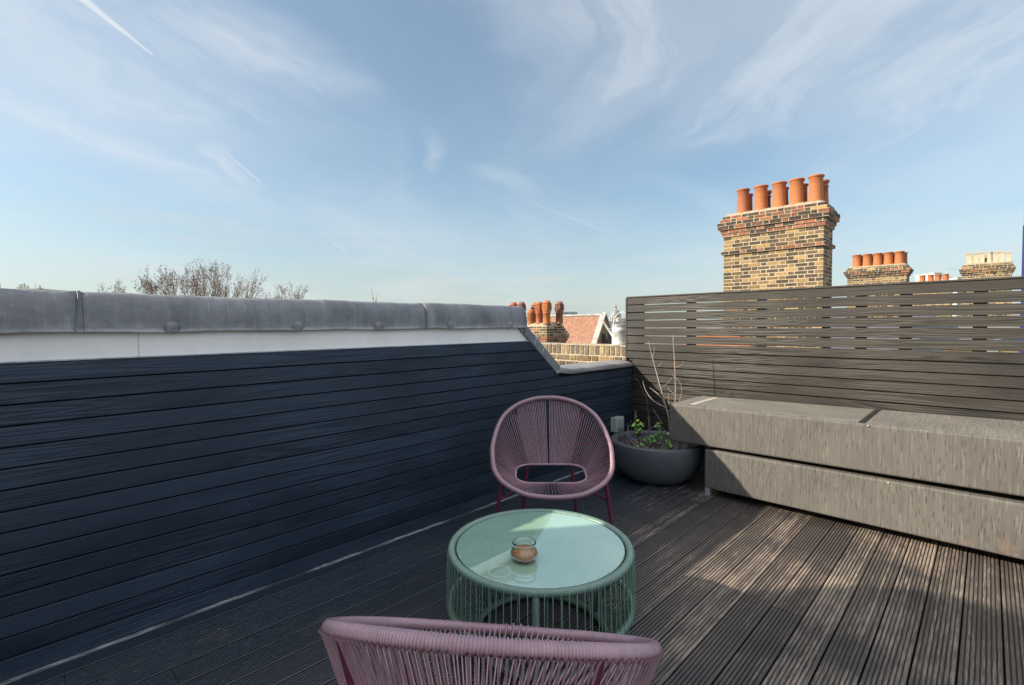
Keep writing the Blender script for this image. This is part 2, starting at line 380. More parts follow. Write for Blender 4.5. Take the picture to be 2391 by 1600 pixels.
# painted glass top with ring stains
t = mat('green_painted_glass'); o = t.obj()
c = (.27, .455, .335)
n = t.noise(o, 3.5, 4, .6); dust = t.noise(o, 90, 3, .7)
c = t.mix(t.rng(n, .35, .7), c, (.34, .53, .41))
c = t.mix(t.m('MULTIPLY', t.rng(dust, .55, .8), .25), c, (.6, .66, .58))
for q, (rx, ry, rr, wd, st) in enumerate([RS for RS in ((-.060, -.325, .044, .0030, .5), (.040, -.287, .046, .0024, .4), (.275, -.172, .047, .0050, .9))]):
    dd = t.vm('DISTANCE', o, (rx, ry, .003))
    rg = t.m('MULTIPLY', t.rng(t.m('ABSOLUTE', t.m('SUBTRACT', dd, rr)), wd, wd * .3), t.rng(t.noise(o, 70, 3, .7), .35, .6))
    c = t.mix(t.m('MULTIPLY', rg, st), c, (.72, .70, .60))
t.S(Base_Color=c, Roughness=.5, Specular_IOR_Level=.0)
gls = t.n('ShaderNodeBsdfGlossy'); gls.inputs['Roughness'].default_value = .02; gls.inputs['Color'].default_value = (1, 1, 1, 1)
lw = t.n('ShaderNodeFresnel'); lw.inputs['IOR'].default_value = 2.1
mx = t.n('ShaderNodeMixShader'); t.L(t.m('ADD', lw.outputs[0], .16, clamp=True), mx.inputs[0]); t.L(t.b.outputs[0], mx.inputs[1]); t.L(gls.outputs[0], mx.inputs[2])
out_ = [q for q in t.mat.node_tree.nodes if q.type == 'OUTPUT_MATERIAL'][0]; t.L(mx.outputs[0], out_.inputs[0])
M_glass_top = t.mat

def brick_mat(name):
    t = mat(name); o = t.obj(); a = t.n('ShaderNodeAttribute'); a.attribute_name = 'tint'
    n = t.noise(o, 28, 5, .7); n2 = t.noise(o, 6, 4, .6); n3 = t.noise(o, 130, 3, .7)
    c = t.vm('SCALE', a.outputs['Color'], None, t.rng(n, .3, .72, .55, 1.45))
    c = t.mix(t.m('MULTIPLY', t.rng(n, .56, .70), .45), c, (.40, .27, .12))
    c = t.mix(t.m('MULTIPLY', t.rng(n2, .55, .75), .4), c, (.045, .042, .038))
    t.S(Base_Color=c, Roughness=.9, Normal=t.bump(t.m('ADD', n, t.m('MULTIPLY', n3, .4)), .8, .008)); return t.mat
M_brick = brick_mat('stock_brick')
M_mortar = plain('lime_mortar', (.40, .335, .24), .95, .2, 20, .6)
M_flaunch = plain('flaunching_mortar', (.30, .255, .18), .95, .35, 12, .8)
def clay(name, c, c2):
    t = mat(name); o = t.obj(); x, y, z = t.sep(o)
    n = t.noise(o, 3.5, 4, .6); n2 = t.noise(t.xyz(t.m('MULTIPLY', x, 2), t.m('MULTIPLY', y, 2), t.m('MULTIPLY', z, 26)), 1, 3, .5); n3 = t.noise(o, 50, 3, .7)
    cc = t.mix(t.rng(t.m('ADD', n, t.m('MULTIPLY', n2, .35)), .45, .85), c, c2)
    cc = t.mix(t.m('MULTIPLY', t.rng(n3, .68, .75), .7), cc, (.08, .05, .03))
    t.S(Base_Color=cc, Roughness=.8, Normal=t.bump(t.m('ADD', n3, n2), .25, .005)); return t.mat
M_terra = clay('orange_terracotta', (.32, .105, .034), (.42, .155, .056))
M_terra2 = clay('red_terracotta', (.27, .080, .036), (.36, .13, .06))
M_terra3 = clay('sooty_terracotta', (.13, .055, .035), (.26, .12, .07))
M_cream = clay('buff_clay', (.36, .30, .21), (.50, .43, .31))
M_soot = plain('pot_inside_soot', (.01, .008, .007), .9)

# ------------------------------------------------------------------ the setting: ground, deck
g = MB(); g.add([(-6000, -3000, -13), (4000, -3000, -13), (4000, 9000, -13), (-6000, 9000, -13)], [(0, 1, 2, 3)])
struct(g.build('ground', plain('city_ground', (.17, .165, .15), .9, .5, .02)))

d = MB(); BW = .1463; x0 = -2.997
prof_r = BW / 8
for i in range(44):
    xa = x0 + i * BW; gp = .0035
    if i == 0:
        poly = [(xa + gp, -.028), (xa + gp, -.002), (xa + gp + .002, 0), (xa + BW - gp - .002, 0), (xa + BW - gp, -.002), (xa + BW - gp, -.028)]
    else:
        poly = [(xa + gp, -.028), (xa + gp, -.003)]
        wdt = (BW - 2 * gp) / 8
        for k in range(8):
            a = xa + gp + k * wdt
            poly += [(a + wdt * .12, -.0006), (a + wdt * .28, 0), (a + wdt * .60, 0), (a + wdt * .74, -.0008)]
            if k < 7: poly += [(a + wdt * .84, -.0052), (a + wdt * 1.02, -.0052)]
        poly += [(xa + BW - gp, -.003), (xa + BW - gp, -.028)]
    rr = random.Random(i); cuts = [-1.5]; yj = -1.5 + rr.uniform(1.2, 4.4)
    while yj < 5.0:
        cuts.append(yj); yj += 3.6
    cuts.append(5.085); dz = [rr.uniform(-.0008, .0008) for _ in cuts]
    for a, b, q in zip(cuts, cuts[1:], dz):
        d.prism([(p[0], p[1] + q) for p in poly][::-1], 1, a + .0012, b - .0012)
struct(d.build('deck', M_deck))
s_ = MB().box((-3.3, -1.5, -.35), (3.6, 5.09, -.05)); struct(s_.build('roof_slab', M_black))

# ------------------------------------------------------------------ left parapet wall
YS = lambda z: 3.221 + (1.483 - z) * 1.0716            # inclined end of the tall part
pw = thing('parapet_wall', 'tall wall of dark blue painted boards with a white band and grey lead capping', 'wall', (-3, 1.8, 0))
def inw(mb, name, m, **k):
    mb.v = [(x + 3, y - 1.8, z) for x, y, z in mb.v]
    return mb.build(name, m, pw, **k)
def shift_mat(m): return m
cl = MB(); rr = random.Random(5)
for i in range(15):
    z0 = i * PB + .0035; z1 = (i + 1) * PB - .0035
    def ye(z): return 5.080 if i < 11 else YS(z) - .02
    e0, e1 = ye(z0), ye(z1)
    pr = .0 if i == 0 else rr.uniform(0, .0015)
    xs = -2.985 + pr
    cuts = [-1.5] + ([rr.uniform(-.3, 3.2)] if i in (1, 2, 6, 9, 12) else [])
    if i == 1: cuts = [-1.5, .62]
    for q, ya in enumerate(cuts):
        yb0 = cuts[q + 1] - .0012 if q + 1 < len(cuts) else e0; yb1 = cuts[q + 1] - .0012 if q + 1 < len(cuts) else e1
        bz = .0018
        vs = [(-3.02, ya, z0), (-3.02, yb0, z0), (-3.02, yb1, z1), (-3.02, ya, z1),
              (xs - .002, ya, z0), (xs - .002, yb0, z0), (xs - .002, yb1, z1), (xs - .002, ya, z1),
              (xs, ya, z0 + bz), (xs, yb0, z0 + bz), (xs, yb1, z1 - bz), (xs, ya, z1 - bz)]
        cl.add(vs, [(0, 1, 5, 4), (3, 7, 6, 2), (4, 5, 9, 8), (7, 11, 10, 6), (8, 9, 10, 11), (0, 4, 8, 11, 7, 3), (1, 2, 6, 10, 9, 5)])
# a leftover sliver row between 1.0 and the slope
cl_o = inw(cl, 'board_cladding', M_wall)
bk = MB().prism([(-1.5, -3), (5.14, -3), (5.14, 1.0), (3.72, 1.0), (YS(1.5) - .03, 1.5), (-1.5, 1.5)], 0, -3.26, -3.012)
inw(bk, 'core', M_black)
fa = MB().prism([(-1.5, 1.352), (YS(1.352) - .045, 1.352), (YS(1.50) - .045, 1.50), (-1.5, 1.50)], 0, -3.012, -2.997)
inw(fa, 'fascia_board', M_fascia)
fl = MB().prism([(-1.5, 1.3565), (YS(1.36) - .04, 1.3565), (YS(1.36) - .045, 1.362), (-1.5, 1.362)], 0, -2.997, -2.980)  # pale strip paints the skylight along the top edge of the boards
inw(fl, 'skylit_edge_strip', plain('skylit_edge_paint', (.42, .46, .50), .5, .25, 30))
# lead capping: rounded roll extruded with slight waviness, three sheets
def cap_profile(j=0):
    pr = [(-2.972, 1.478), (-2.966, 1.484), (-2.972, 1.492), (-2.972, 1.53), (-2.974, 1.57), (-2.980, 1.61), (-2.992, 1.640), (-3.012, 1.660), (-3.04, 1.668), (-3.16, 1.664), (-3.29, 1.655), (-3.30, 1.60), (-3.30, 1.47)]
    return pr
lead = MB(); rw = random.Random(3)
def sheetm(mb, ya, yb, dx):
    n = max(2, int((yb - ya) / .05)); pr = cap_profile(); vs = []; fs = []
    for i in range(n + 1):
        y = ya + (yb - ya) * i / n
        for k, (x, z) in enumerate(pr):
            wv = .0028 * math.sin(y * 6.1 + k * .7) + .0024 * math.sin(y * 17 + k) + .0012 * math.sin(y * 43 + k * 2) + .0012 * math.sin(y * 71 + k * .3)
            vs.append((x + dx + wv, y, z + (dx if k > 6 else 0) + wv * .6 + (.0025 * math.sin(y * 9.3) if k < 3 else 0)))
    m_ = len(pr)
    for i in range(n):
        for k in range(m_ - 1): fs.append((i * m_ + k, i * m_ + k + 1, (i + 1) * m_ + k + 1, (i + 1) * m_ + k))
    mb.add(vs, fs, None, True)
ys = [-1.5, .225, 2.155, 3.245]
for i in range(3):
    sheetm(lead, ys[i], ys[i + 1] + (.02 if i < 2 else 0), .0 if i % 2 else .004)
o_ = inw(lead, 'lead_capping', M_lead)
so = o_.modifiers.new('solid', 'SOLIDIFY'); so.thickness = .004; so.offset = 0
for yy in (.225, 2.155):
    lap = MB(); pts = [(x + .007 + (.0), yy + .012 * math.sin(k), z + .006) for k, (x, z) in enumerate(cap_profile())]
    lap.sweep([(p[0], yy + .008 * math.sin(p[2] * 20), p[2]) for p in pts[:11]], .0032, 8)
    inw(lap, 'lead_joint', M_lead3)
for yy in (.585, 1.215, 1.76, 2.38, 3.03):
    cp = MB(); cp.ball((-2.970, yy, 1.502), .036, None, 14, 9, (.60, 1.0, .9))
    inw(cp, 'fixing_clip', M_lead)
# inclined flashing over the sloping end
def yz(o): return o
sl = MB()
s0 = V((0, YS(1.50), 1.50)); s1 = V((0, 3.765, 1.035)); dr = (s1 - s0).normalized(); nr = V((0, -dr.z, dr.y)) * (1 if -dr.z > 0 else -1)
# dr points down the slope; nr points up and outward (+y,+z)
def slopeq(a, b, x_f, x_b, th0, th1, mb):
    A = s0 + dr * a; B = s0 + dr * b
    pts = []
    for q in (A, B):
        for (x, off) in ((x_f, th0), (x_f, th1), (x_b, th1), (x_b, th0)):
            p = q + nr * off; pts.append((x, p.y, p.z))
    mb.hexa(pts[:4], pts[4:])
slopeq(-.02, .672, -2.976, -3.27, -.052, .034, sl)
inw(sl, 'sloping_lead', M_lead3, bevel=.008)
# shoulder piece joining roll and slope
sh = MB(); pr = cap_profile()
ringA = [(x, 3.245, z) for x, z in pr[:11]]
ringB = []
for x, z in pr[:11]:
    q = (z - 1.478) / .19; base = s0 + dr * .055
    p = base + nr * (-.058 + .10 * q); ringB.append((x + .003, p.y, p.z))
ringM = [((a[0] + b[0]) / 2 + .002, (a[1] * .45 + b[1] * .55), max(a[2], b[2]) * .5 + (a[2] + b[2]) * .25) for a, b in zip(ringA, ringB)]
vs = ringA + ringM + ringB; k_ = len(ringA)
sh.add(vs, [(i * k_ + k, i * k_ + k + 1, (i + 1) * k_ + k + 1, (i + 1) * k_ + k) for i in range(2) for k in range(k_ - 1)], None, True)
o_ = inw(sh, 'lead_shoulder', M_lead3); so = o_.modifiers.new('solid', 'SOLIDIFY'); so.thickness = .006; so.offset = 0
jn = MB()
for aa in (.22, .36):
    A = s0 + dr * aa + nr * .036; B = s0 + dr * aa - nr * .05; jn.sweep([(-3.2, A.y, A.z), (-2.98, A.y, A.z), (-2.973, (A.y + B.y) / 2, (A.z + B.z) / 2), (-2.974, B.y + .02, B.z)], .005, 6)
inw(jn, 'lead_joint', M_lead)
# low coping
lc = MB(); n = 26; prl = [(-2.972, 1.012), (-2.964, 1.020), (-2.970, 1.035), (-2.974, 1.048), (-2.985, 1.058), (-3.05, 1.066), (-3.16, 1.074), (-3.27, 1.070), (-3.285, 1.03)]
vs = []; fs = []
for i in range(n + 1):
    y = 3.66 + (5.10 - 3.66) * i / n
    for k, (x, z) in enumerate(prl):
        wv = .003 * math.sin(y * 9 + k) + .002 * math.sin(y * 23 + k * 2)
        vs.append((x + wv, y, z + wv * .8 + .022 * max(0, 1 - abs(y - 3.72) / .18)))
m_ = len(prl)
for i in range(n):
    for k in range(m_ - 1): fs.append((i * m_ + k, i * m_ + k + 1, (i + 1) * m_ + k + 1, (i + 1) * m_ + k))
lc.add(vs, fs, None, True)
o_ = inw(lc, 'low_lead_capping', M_lead2); so = o_.modifiers.new('solid', 'SOLIDIFY'); so.thickness = .005; so.offset = 0
# keep procedural patterns in the wall's own coordinates: board rows use z, u is y

# ------------------------------------------------------------------ slatted fence
fe = thing('slat_fence', 'high dark timber slat screen lit by the sun behind the woven benches', 'fence', (0, 5.1, 0))
def inf(mb, name, m, **k):
    mb.v = [(x, y - 5.1, z) for x, y, z in mb.v]
    return mb.build(name, m, fe, **k)
sp = MB(); PF = .0891; rr = random.Random(8)
for i in range(20):
    z0 = .035 + i * PF + .0045; z1 = z0 + PF - .0095
    xl = -3.055 if z0 > 1.09 else -2.983
    sg = rr.uniform(-.001, .001)
    yf = 5.086 + rr.uniform(-.001, .001); b = .002
    y1 = yf + .018
    vs = []
    for x in (xl, 3.6): vs += [(x, y1, z0 + sg), (x, yf + b, z0 + sg), (x, yf, z0 + b + sg), (x, yf, z1 - b + sg), (x, yf + b, z1 + sg), (x, y1, z1 + sg)]
    sp.add(vs, [(0, 1, 2, 3, 4, 5), (11, 10, 9, 8, 7, 6)] + [(k, 6 + k, 6 + (k + 1) % 6, (k + 1) % 6) for k in range(6)])
inf(sp, 'slat_panel', M_fence)
M_fence_cap = plain('fence_cap_paint', (.035, .030, .024), .6, .3, 20, .3)
inf(MB().box((-3.06, 5.078, 1.812), (3.62, 5.165, 1.826)), 'cap_rail', M_fence_cap, bevel=.003)
inf(MB().box((-3.073, 5.080, 1.0), (-3.056, 5.155, 1.811)), 'end_trim', M_fence_cap, bevel=.002)
for xa, xb in ((-3.04, -3.0), (-2.975, -2.86), (-2.34, -2.25), (-1.63, -1.55), (-1.08, -1.02), (-.83, -.75), (-.53, -.45), (-.09, -.01), (.7, .78), (1.5, 1.58), (2.4, 2.48)):
    p_ = MB().box((xa, 5.108, .02 if xa > -2.9 else 1.08), (xb, 5.152, 1.805)); inf(p_, 'post', M_fence_cap)

# ------------------------------------------------------------------ bricks
STOCK = [(.25, .175, .075), (.17, .125, .065), (.085, .068, .048), (.33, .235, .105), (.085, .070, .05), (.20, .145, .08), (.11, .085, .055), (.40, .29, .14), (.075, .062, .045)]
REDS = [(.22, .080, .045), (.26, .10, .055), (.075, .045, .036), (.05, .042, .038), (.34, .145, .07), (.15, .085, .055), (.045, .040, .037), (.06, .05, .042)]
PINK = [(.36, .165, .12), (.32, .14, .10), (.28, .11, .07), (.09, .06, .05)]
def course(mb, x0, x1, y0, y1, z, h, pal, rnd, par, L1=.215, L2=.1025, proud=.0):
    mo = .0125
    def run(a0, a1, fn):
        a = a0; k = par
        while a < a1 - .02:
            L_ = (L1 if k % 2 == 0 else L2) + rnd.uniform(-.004, .004)
            if par and a == a0: L_ = L1 * .75
            b = min(a + L_, a1)
            if a1 - b < .05: b = a1
            c = pal[rnd.randrange(len(pal))]; q = rnd.uniform(.8, 1.2); c = tuple(v * q * m_ for v, m_ in zip(c, (.76, .72, .66)))
            fn(a, b, c, rnd.uniform(-.003, .004)); a = b + mo; k += 1
    zz0 = z + mo / 2; zz1 = z + h - mo / 2
    run(x0, x1, lambda a, b, c, j: mb.box((a, y0 - j, zz0), (b, y0 + .1, zz1), c))
    run(x0, x1, lambda a, b, c, j: mb.box((a, y1 - .1, zz0), (b, y1 + j, zz1), c))
    run(y0 + .11, y1 - .11, lambda a, b, c, j: mb.box((x1 - .1, a, zz0), (x1 + j, b, zz1), c))
    run(y0 + .11, y1 - .11, lambda a, b, c, j: mb.box((x0 - j, a, zz0), (x0 + .1, b, zz1), c))

def plain_pot(mb, c, r, h, lip=1.14, flare=1.12, n=20):
    mb.lathe([(r * flare, 0), (r * 1.04, h * .25), (r * .99, h * .6), (r * .97, h * .91), (r * .985, h * .915), (r * lip, h * .94), (r * lip, h * .985), (r * lip * .97, h), (r * .88, h), (r * .86, h * .8), (.001, h * .78)], c, n, None, (True, False))
def stack(nm, label, x0, x1, y0, y1, zb, layers, seed, group='brick chimney stacks'):
    """layers: (z_top, projection, palette)"""
    T = thing(nm, label, 'chimney', ((x0 + x1) / 2, (y0 + y1) / 2, zb), 0, group)
    cx, cy = (x0 + x1) / 2, (y0 + y1) / 2; rnd = random.Random(seed)
    mb = MB(); core = MB(); z = zb; par = 0
    for zt, pj, pal in layers:
        nC = max(1, round((zt - z) / .075)); h = (zt - z) / nC
        core.box((x0 - cx - pj + .003, y0 - cy - pj + .003, z - zb + (.0003 if z > zb else 0)), (x1 - cx + pj - .003, y1 - cy + pj - .003, zt - zb - .0003))
        for k in range(nC):
            course(mb, x0 - cx - pj, x1 - cx + pj, y0 - cy - pj, y1 - cy + pj, z - zb + k * h, h, pal, rnd, par % 2); par += 1
        z = zt
    b = mb.build('brickwork', M_brick, T, bevel=.004, seg=1); core.build('mortar_joints', M_mortar, b)
    return T, (cx, cy, z - zb)
def flaunch(T, hx, hy, z, h, mtl=M_flaunch):
    mb = MB(); n = 36; m_ = 16; rnd = random.Random(4); vs = []
    for j in range(m_ + 1):
        for i in range(n + 1):
            u = i / n * 2 - 1; v = j / m_ * 2 - 1
            e = min((1 - abs(u)) * hx, (1 - abs(v)) * hy)
            zz = h * min(1, e / (min(hx, hy) * .55)) ** .38
            vs.append((u * hx, v * hy, z + zz + rnd.uniform(-.006, .006)))
    mb.add(vs, [(j * (n + 1) + i, j * (n + 1) + i + 1, (j + 1) * (n + 1) + i + 1, (j + 1) * (n + 1) + i) for j in range(m_) for i in range(n)], None, True)
    return mb.build('flaunching', mtl, T)
def pot(T, x, y, z, r, h, m, kind='plain', lbl=None):
    mb = MB(); cx, cy, cz = T.location
    c = (x - cx, y - cy, z - cz)
    if kind == 'plain': plain_pot(mb, (0, 0, 0), r, h)
    elif kind == 'roll':
        mb.lathe([(r * 1.1, 0), (r, h * .4), (r * .95, h * .72), (r * 1.12, h * .745), (r * .95, h * .77), (r * .96, h * .88), (r * 1.14, h * .92), (r * 1.14, h), (r * .85, h), (r * .8, h * .8)], (0, 0, 0), 20, None, (True, False))
    elif kind == 'square':
        for s_, a, b in ((1.0, 0, .82), (1.12, .82, .86), (1.0, .86, .90), (1.18, .90, 1)):
            mb.box((-r * s_, -r * s_, h * a), (r * s_, r * s_, h * b - .001))
    elif kind == 'louvre':
        mb.lathe([(r * .95, 0), (r * .86, h * .08), (r * .84, h * .44), (r * .97, h * .46), (r * .97, h * .48), (r * .86, h * .50), (r * 1.02, h * .54), (r * 1.0, h * .60), (r * .84, h * .62), (r * .84, h * .86), (r * 1.0, h * .865), (r * .98, h * .89), (r * .66, h * 1.0), (r * .55, h * 1.0)], (0, 0, 0), 20, None, (True, True))
        for lev in (.64, .715, .79):
            for qd in range(4):
                a0 = qd * math.pi / 2 - .55 + math.pi / 4 * 0; vs = []
                for i in range(7):
                    a = a0 + 1.1 * i / 6
                    for (rr_, zz_) in ((.84, lev + .020), (1.0, lev - .008), (1.0, lev + .008), (.84, lev + .044)):
                        vs.append((r * rr_ * math.cos(a), r * rr_ * math.sin(a), h * zz_))
                fs = [(i * 4 + k, i * 4 + (k + 1) % 4, (i + 1) * 4 + (k + 1) % 4, (i + 1) * 4 + k) for i in range(6) for k in range(4)]
                mb.add(vs, fs + [(0, 1, 2, 3), (27, 26, 25, 24)])
        for qd in range(4):
            a = qd * math.pi / 2 + math.pi / 4
            mb.sweep([(r * 1.0 * math.cos(a), r * 1.0 * math.sin(a), h * .60), (r * .9 * math.cos(a), r * .9 * math.sin(a), h * .87)], r * .2, 6)
    elif kind == 'grille':
        mb.lathe([(r * .95, 0), (r * .95, h * .15), (r, h * .17), (r, h * .8), (r * .9, h * .88), (r * .6, h), (r * .5, h)], (0, 0, 0), 20, None, (True, True))
    ob = mb.build('chimney_pot', m, T); ob.location = c
    ob.rotation_euler = (random.uniform(-.015, .015), random.uniform(-.015, .015), 0)
    if lbl: ob['label'] = lbl
    if kind == 'grille':
        for i in range(7):
            sl_ = MB()
            for k in range(10):
                a = (k + .5) * 2 * math.pi / 10; zz = h * (.26 + i * .078)
                sl_.add([(r * 1.004 * math.cos(a + s * .2), r * 1.004 * math.sin(a + s * .2), zz + q * h * .016) for s, q in ((-1, -1), (0, -1), (1, -1), (1, 1), (0, 1), (-1, 1))], [(0, 1, 2, 3, 4, 5)])
            sl_.build('slot_row', M_soot, ob)
    return ob
random.seed(11)
# big chimney
L_big = [(2.975, 0, STOCK), (3.045, .042, PINK + REDS), (3.35, 0, STOCK), (3.425, .03, PINK), (3.50, .055, PINK + REDS), (3.575, .095, REDS), (3.65, .105, REDS), (3.72, .06, STOCK + REDS), (3.79, .02, REDS)]
T, tp = stack('chimney_stack', 'tall yellow brick chimney with ten orange pots rising behind the slat screen', -4.125, -2.27, 10.8, 11.52, -.1, L_big, 2)
flaunch(T, .925, .36, tp[2], .085)
for x in (-3.80, -3.445, -3.10, -2.785, -2.455):
    pot(T, x, 10.99, 3.845, .115 if x < -3.7 else .122, .50, M_terra2 if x < -3.7 else M_terra)
for x, k in ((-3.869, 'plain'), (-3.506, 'roll'), (-3.163, 'plain'), (-2.822, 'plain'), (-2.454, 'roll')):
    pot(T, x + .02, 11.34, 3.83, .116, .48, M_terra2, k)
# chimneys beyond
L3 = [(3.20, 0, STOCK), (3.275, .04, REDS), (3.35, .08, REDS), (3.425, .11, REDS), (3.50, .05, REDS + STOCK), (3.56, .0, STOCK)]
T, tp = stack('chimney_stack', 'squat brick chimney with five pairs of orange pots right of the tall one', -3.88, -2.12, 22.2, 23.0, 1.6, L3, 3)
flaunch(T, .88, .40, tp[2], .07)
for x in (-3.62, -3.30, -2.99, -2.67, -2.36):
    pot(T, x, 22.4, 3.60, .135, .45, M_terra); pot(T, x + .06, 22.78, 3.60, .13, .44, M_terra2)
L5 = [(3.47, 0, STOCK), (3.545, .03, REDS + STOCK), (3.62, .07, REDS + STOCK), (3.70, .10, REDS + STOCK), (3.79, .04, STOCK), (3.87, .0, REDS + STOCK)]
T, tp = stack('chimney_stack', 'brick chimney with a row of cream clay pots at the far right', -.85, .62, 27.9, 28.8, 1.6, L5, 4)
flaunch(T, .74, .45, tp[2], .09)
for i, x in enumerate((-.66, -.44, -.27, -.03, .13, .30, .50)):
    pot(T, x, 28.1, 3.93, .078, (.44, .43, .45, .43, .41, .42, .36)[i], M_cream, 'plain' if i in (3,) else 'square')
for x in (-.60, -.35, -.12, .2): pot(T, x, 28.55, 3.93, .08, .36, M_cream, 'square')
for q in ([(-.95, 28.0, 3.72), (-1.35, 27.9, 3.77)], [(.72, 28.0, 3.84), (1.0, 27.9, 3.86)]):
    ae = MB(); ae.sweep(q, .008, 5)
    ae.v = [(x + .115, y - 28.35, z - 1.6) for x, y, z in ae.v]; ae.build('aerial_rod', M_alu, T)
L4 = [(3.30, 0, STOCK), (3.45, .06, REDS), (3.56, 0, STOCK)]
T, tp = stack('chimney_stack', 'four plain orange pots peeping over the screen on a hidden stack', -2.9, -1.4, 33.6, 34.4, 1.6, L4, 6)
flaunch(T, .75, .40, tp[2], .04)
for x in (-2.58, -2.24, -1.95, -1.65): pot(T, x, 33.8, 3.55, .122, .43, M_terra)
# left chimney with louvred pots
LL = [(.95, 0, REDS + STOCK), (1.02, .04, REDS), (1.10, .07, REDS + STOCK), (1.175, .10, REDS), (1.25, .11, REDS + STOCK), (1.325, .07, STOCK), (1.40, .03, REDS + STOCK), (1.46, .0, STOCK)]
T, tp = stack('chimney_stack', 'low soot stained chimney crowded with red louvred pots left of the brown roof', -11.6, -9.17, 10.88, 11.70, -2.2, LL, 7)
flaunch(T, 1.2, .41, tp[2], .13)
for x, y, m, k, h, r in ((-10.66, 11.05, M_terra2, 'louvre', .68, .122), (-10.33, 11.05, M_terra3, 'louvre', .68, .122), (-10.12, 11.45, M_terra2, 'louvre', .66, .115), (-9.93, 11.5, M_terra2, 'louvre', .66, .118),
                         (-9.90, 11.02, M_terra, 'grille', .44, .118), (-9.60, 11.05, M_terra2, 'louvre', .65, .120), (-9.29, 11.02, M_terra, 'louvre', .68, .126), (-9.20, 11.50, M_terra3, 'louvre', .66, .122)):
    pot(T, x, y, 1.54, r, h, m, k)

# near brick party wall carrying the watering can
pwl = thing('brick_wall', 'low yellow brick wall with an upright brick top course under the watering can', 'wall', (-4, 5.16, 0))
mb = MB(); rnd = random.Random(12); core = MB().box((-9, .008, -3), (7.6, .225, 1.238), None)
SOLD = [(.15, .125, .085), (.22, .17, .09), (.11, .095, .075), (.28, .21, .11), (.13, .11, .08), (.19, .15, .09)]
x = -3.0
while x < 3.2:
    wd = rnd.uniform(.060, .068); q = rnd.uniform(.85, 1.2); c = SOLD[rnd.randrange(6)]
    mb.box((x - 2.0 + .0, rnd.uniform(-.004, .003), 1.118 + rnd.uniform(0, .006)), (x - 2.0 + wd, .22, 1.243 + rnd.uniform(-.004, .006)), tuple(v * q for v in c)); x += wd + .0125
for k in range(7):
    course(mb, -5.0, 1.2, .0, .22, 1.035 - k * .083, .078, SOLD + STOCK[:4], rnd, k % 2)
b_ = mb.build('brickwork', M_brick, pwl, bevel=.009, seg=2); core.build('mortar_bed', M_mortar, b_)
mm = MB(); rnd = random.Random(2)
vs = []; n = 90
for i in range(n + 1):
    xx = -5 + 6.2 * i / n; j = rnd.uniform(-.005, .005)
    vs += [(xx, -.004 + j, 1.236), (xx, .02 + j, 1.252 + rnd.uniform(-.003, .006)), (xx, .2, 1.254), (xx, .23, 1.236)]
mm.add(vs, [(i * 4 + k, i * 4 + k + 1, i * 4 + 5 + k, i * 4 + 4 + k) for i in range(n) for k in range(3)])
mm.build('mortar_capping', M_flaunch, pwl)

# ------------------------------------------------------------------ tiled house with gable
t = mat('plain_roof_tiles'); o = t.obj(); x, y, z = t.sep(o)
row = t.m('MULTIPLY', z, 7.0); ir = t.m('FLOOR', row); fr = t.m('FRACT', row)
cx_ = t.m('ADD', t.m('MULTIPLY', x, 6.0), t.m('MULTIPLY', t.m('MODULO', ir, 2), .5)); it = t.m('FLOOR', cx_)
cell = t.white(t.xyz(it, ir, 1)); big = t.noise(o, .9, 4); n3 = t.noise(o, 9, 4)
c = t.mix(t.m('ADD', t.m('MULTIPLY', cell, .5), t.m('MULTIPLY', big, .5)), (.185, .088, .055), (.31, .165, .105))
c = t.mix(t.m('MULTIPLY', t.rng(n3, .62, .7), .5), c, (.42, .35, .28))
t.S(Base_Color=c, Roughness=.85, Normal=t.bump(fr, .6, .02)); M_tiles = t.mat
M_gstone = plain('gable_coping_stone', (.30, .29, .27), .8, .4, 4)
M_yellow = plain('yellow_stock_brick', (.22, .165, .085), .9, .4, 7)  # one even yellow brick tone for the house walls
H = thing('tiled_house', 'brown tiled pitched roof with a stone edged gable beside the dome', 'house', (-20, 24, 0))
X1 = -15.93; zr = 2.05; sl_y = 1.03 / 1.794
yr, ybf = 24.0, 24.0 - (zr + 3) * .58; ybb = 24.0 + (zr + 3) * .58
rf = MB(); rf.prism([(ybf - 24, -3), (0, zr), (ybb - 24, -3), (ybb - 24, -3.2), (0, zr - .2), (ybf - 24, -3.2)], 0, -14, X1 + 20 - .12); rf.build('roof', M_tiles, H)
MB().sweep([(-14, 0, zr + .02), (X1 + 20 - .12, 0, zr + .02)], .07, 8).build('ridge', M_gstone, H)
MB().prism([(ybf - 24 + .15, -3), (0, zr + .02), (ybb - 24 - .15, -3)], 0, X1 + 20 - .12, X1 + 20 + .10).build('gable_wall', M_yellow, H)
cpn = MB(); e = .2
cpn.prism([(ybf - 24 - .0, -3), (0, zr + .17), (0, zr + .02), (ybf - 24 + .09, -3)], 0, X1 + 20 - .2, X1 + 20 + .16)
cpn.prism([(ybb - 24, -3), (0.0, zr + .168), (0.0, zr + .022), (ybb - 24 - .09, -3)][::-1], 0, X1 + 20 - .2, X1 + 20 + .16)
cpn.build('gable_coping', M_gstone, H)
MB().box((X1 + 20 + .1, -.35, -3), (X1 + 20 + .45, .35, 1.0)).build('dark_shade_box', plain('shade_dark_paint', (.05, .048, .045), .9), H)  # dark box colour stands in for the shade beside the gable
MB().box((-14, ybf - 24 + .2, -13), (X1 + 20 - .125, ybb - 24 - .2, -3.0)).build('wall', M_yellow, H)

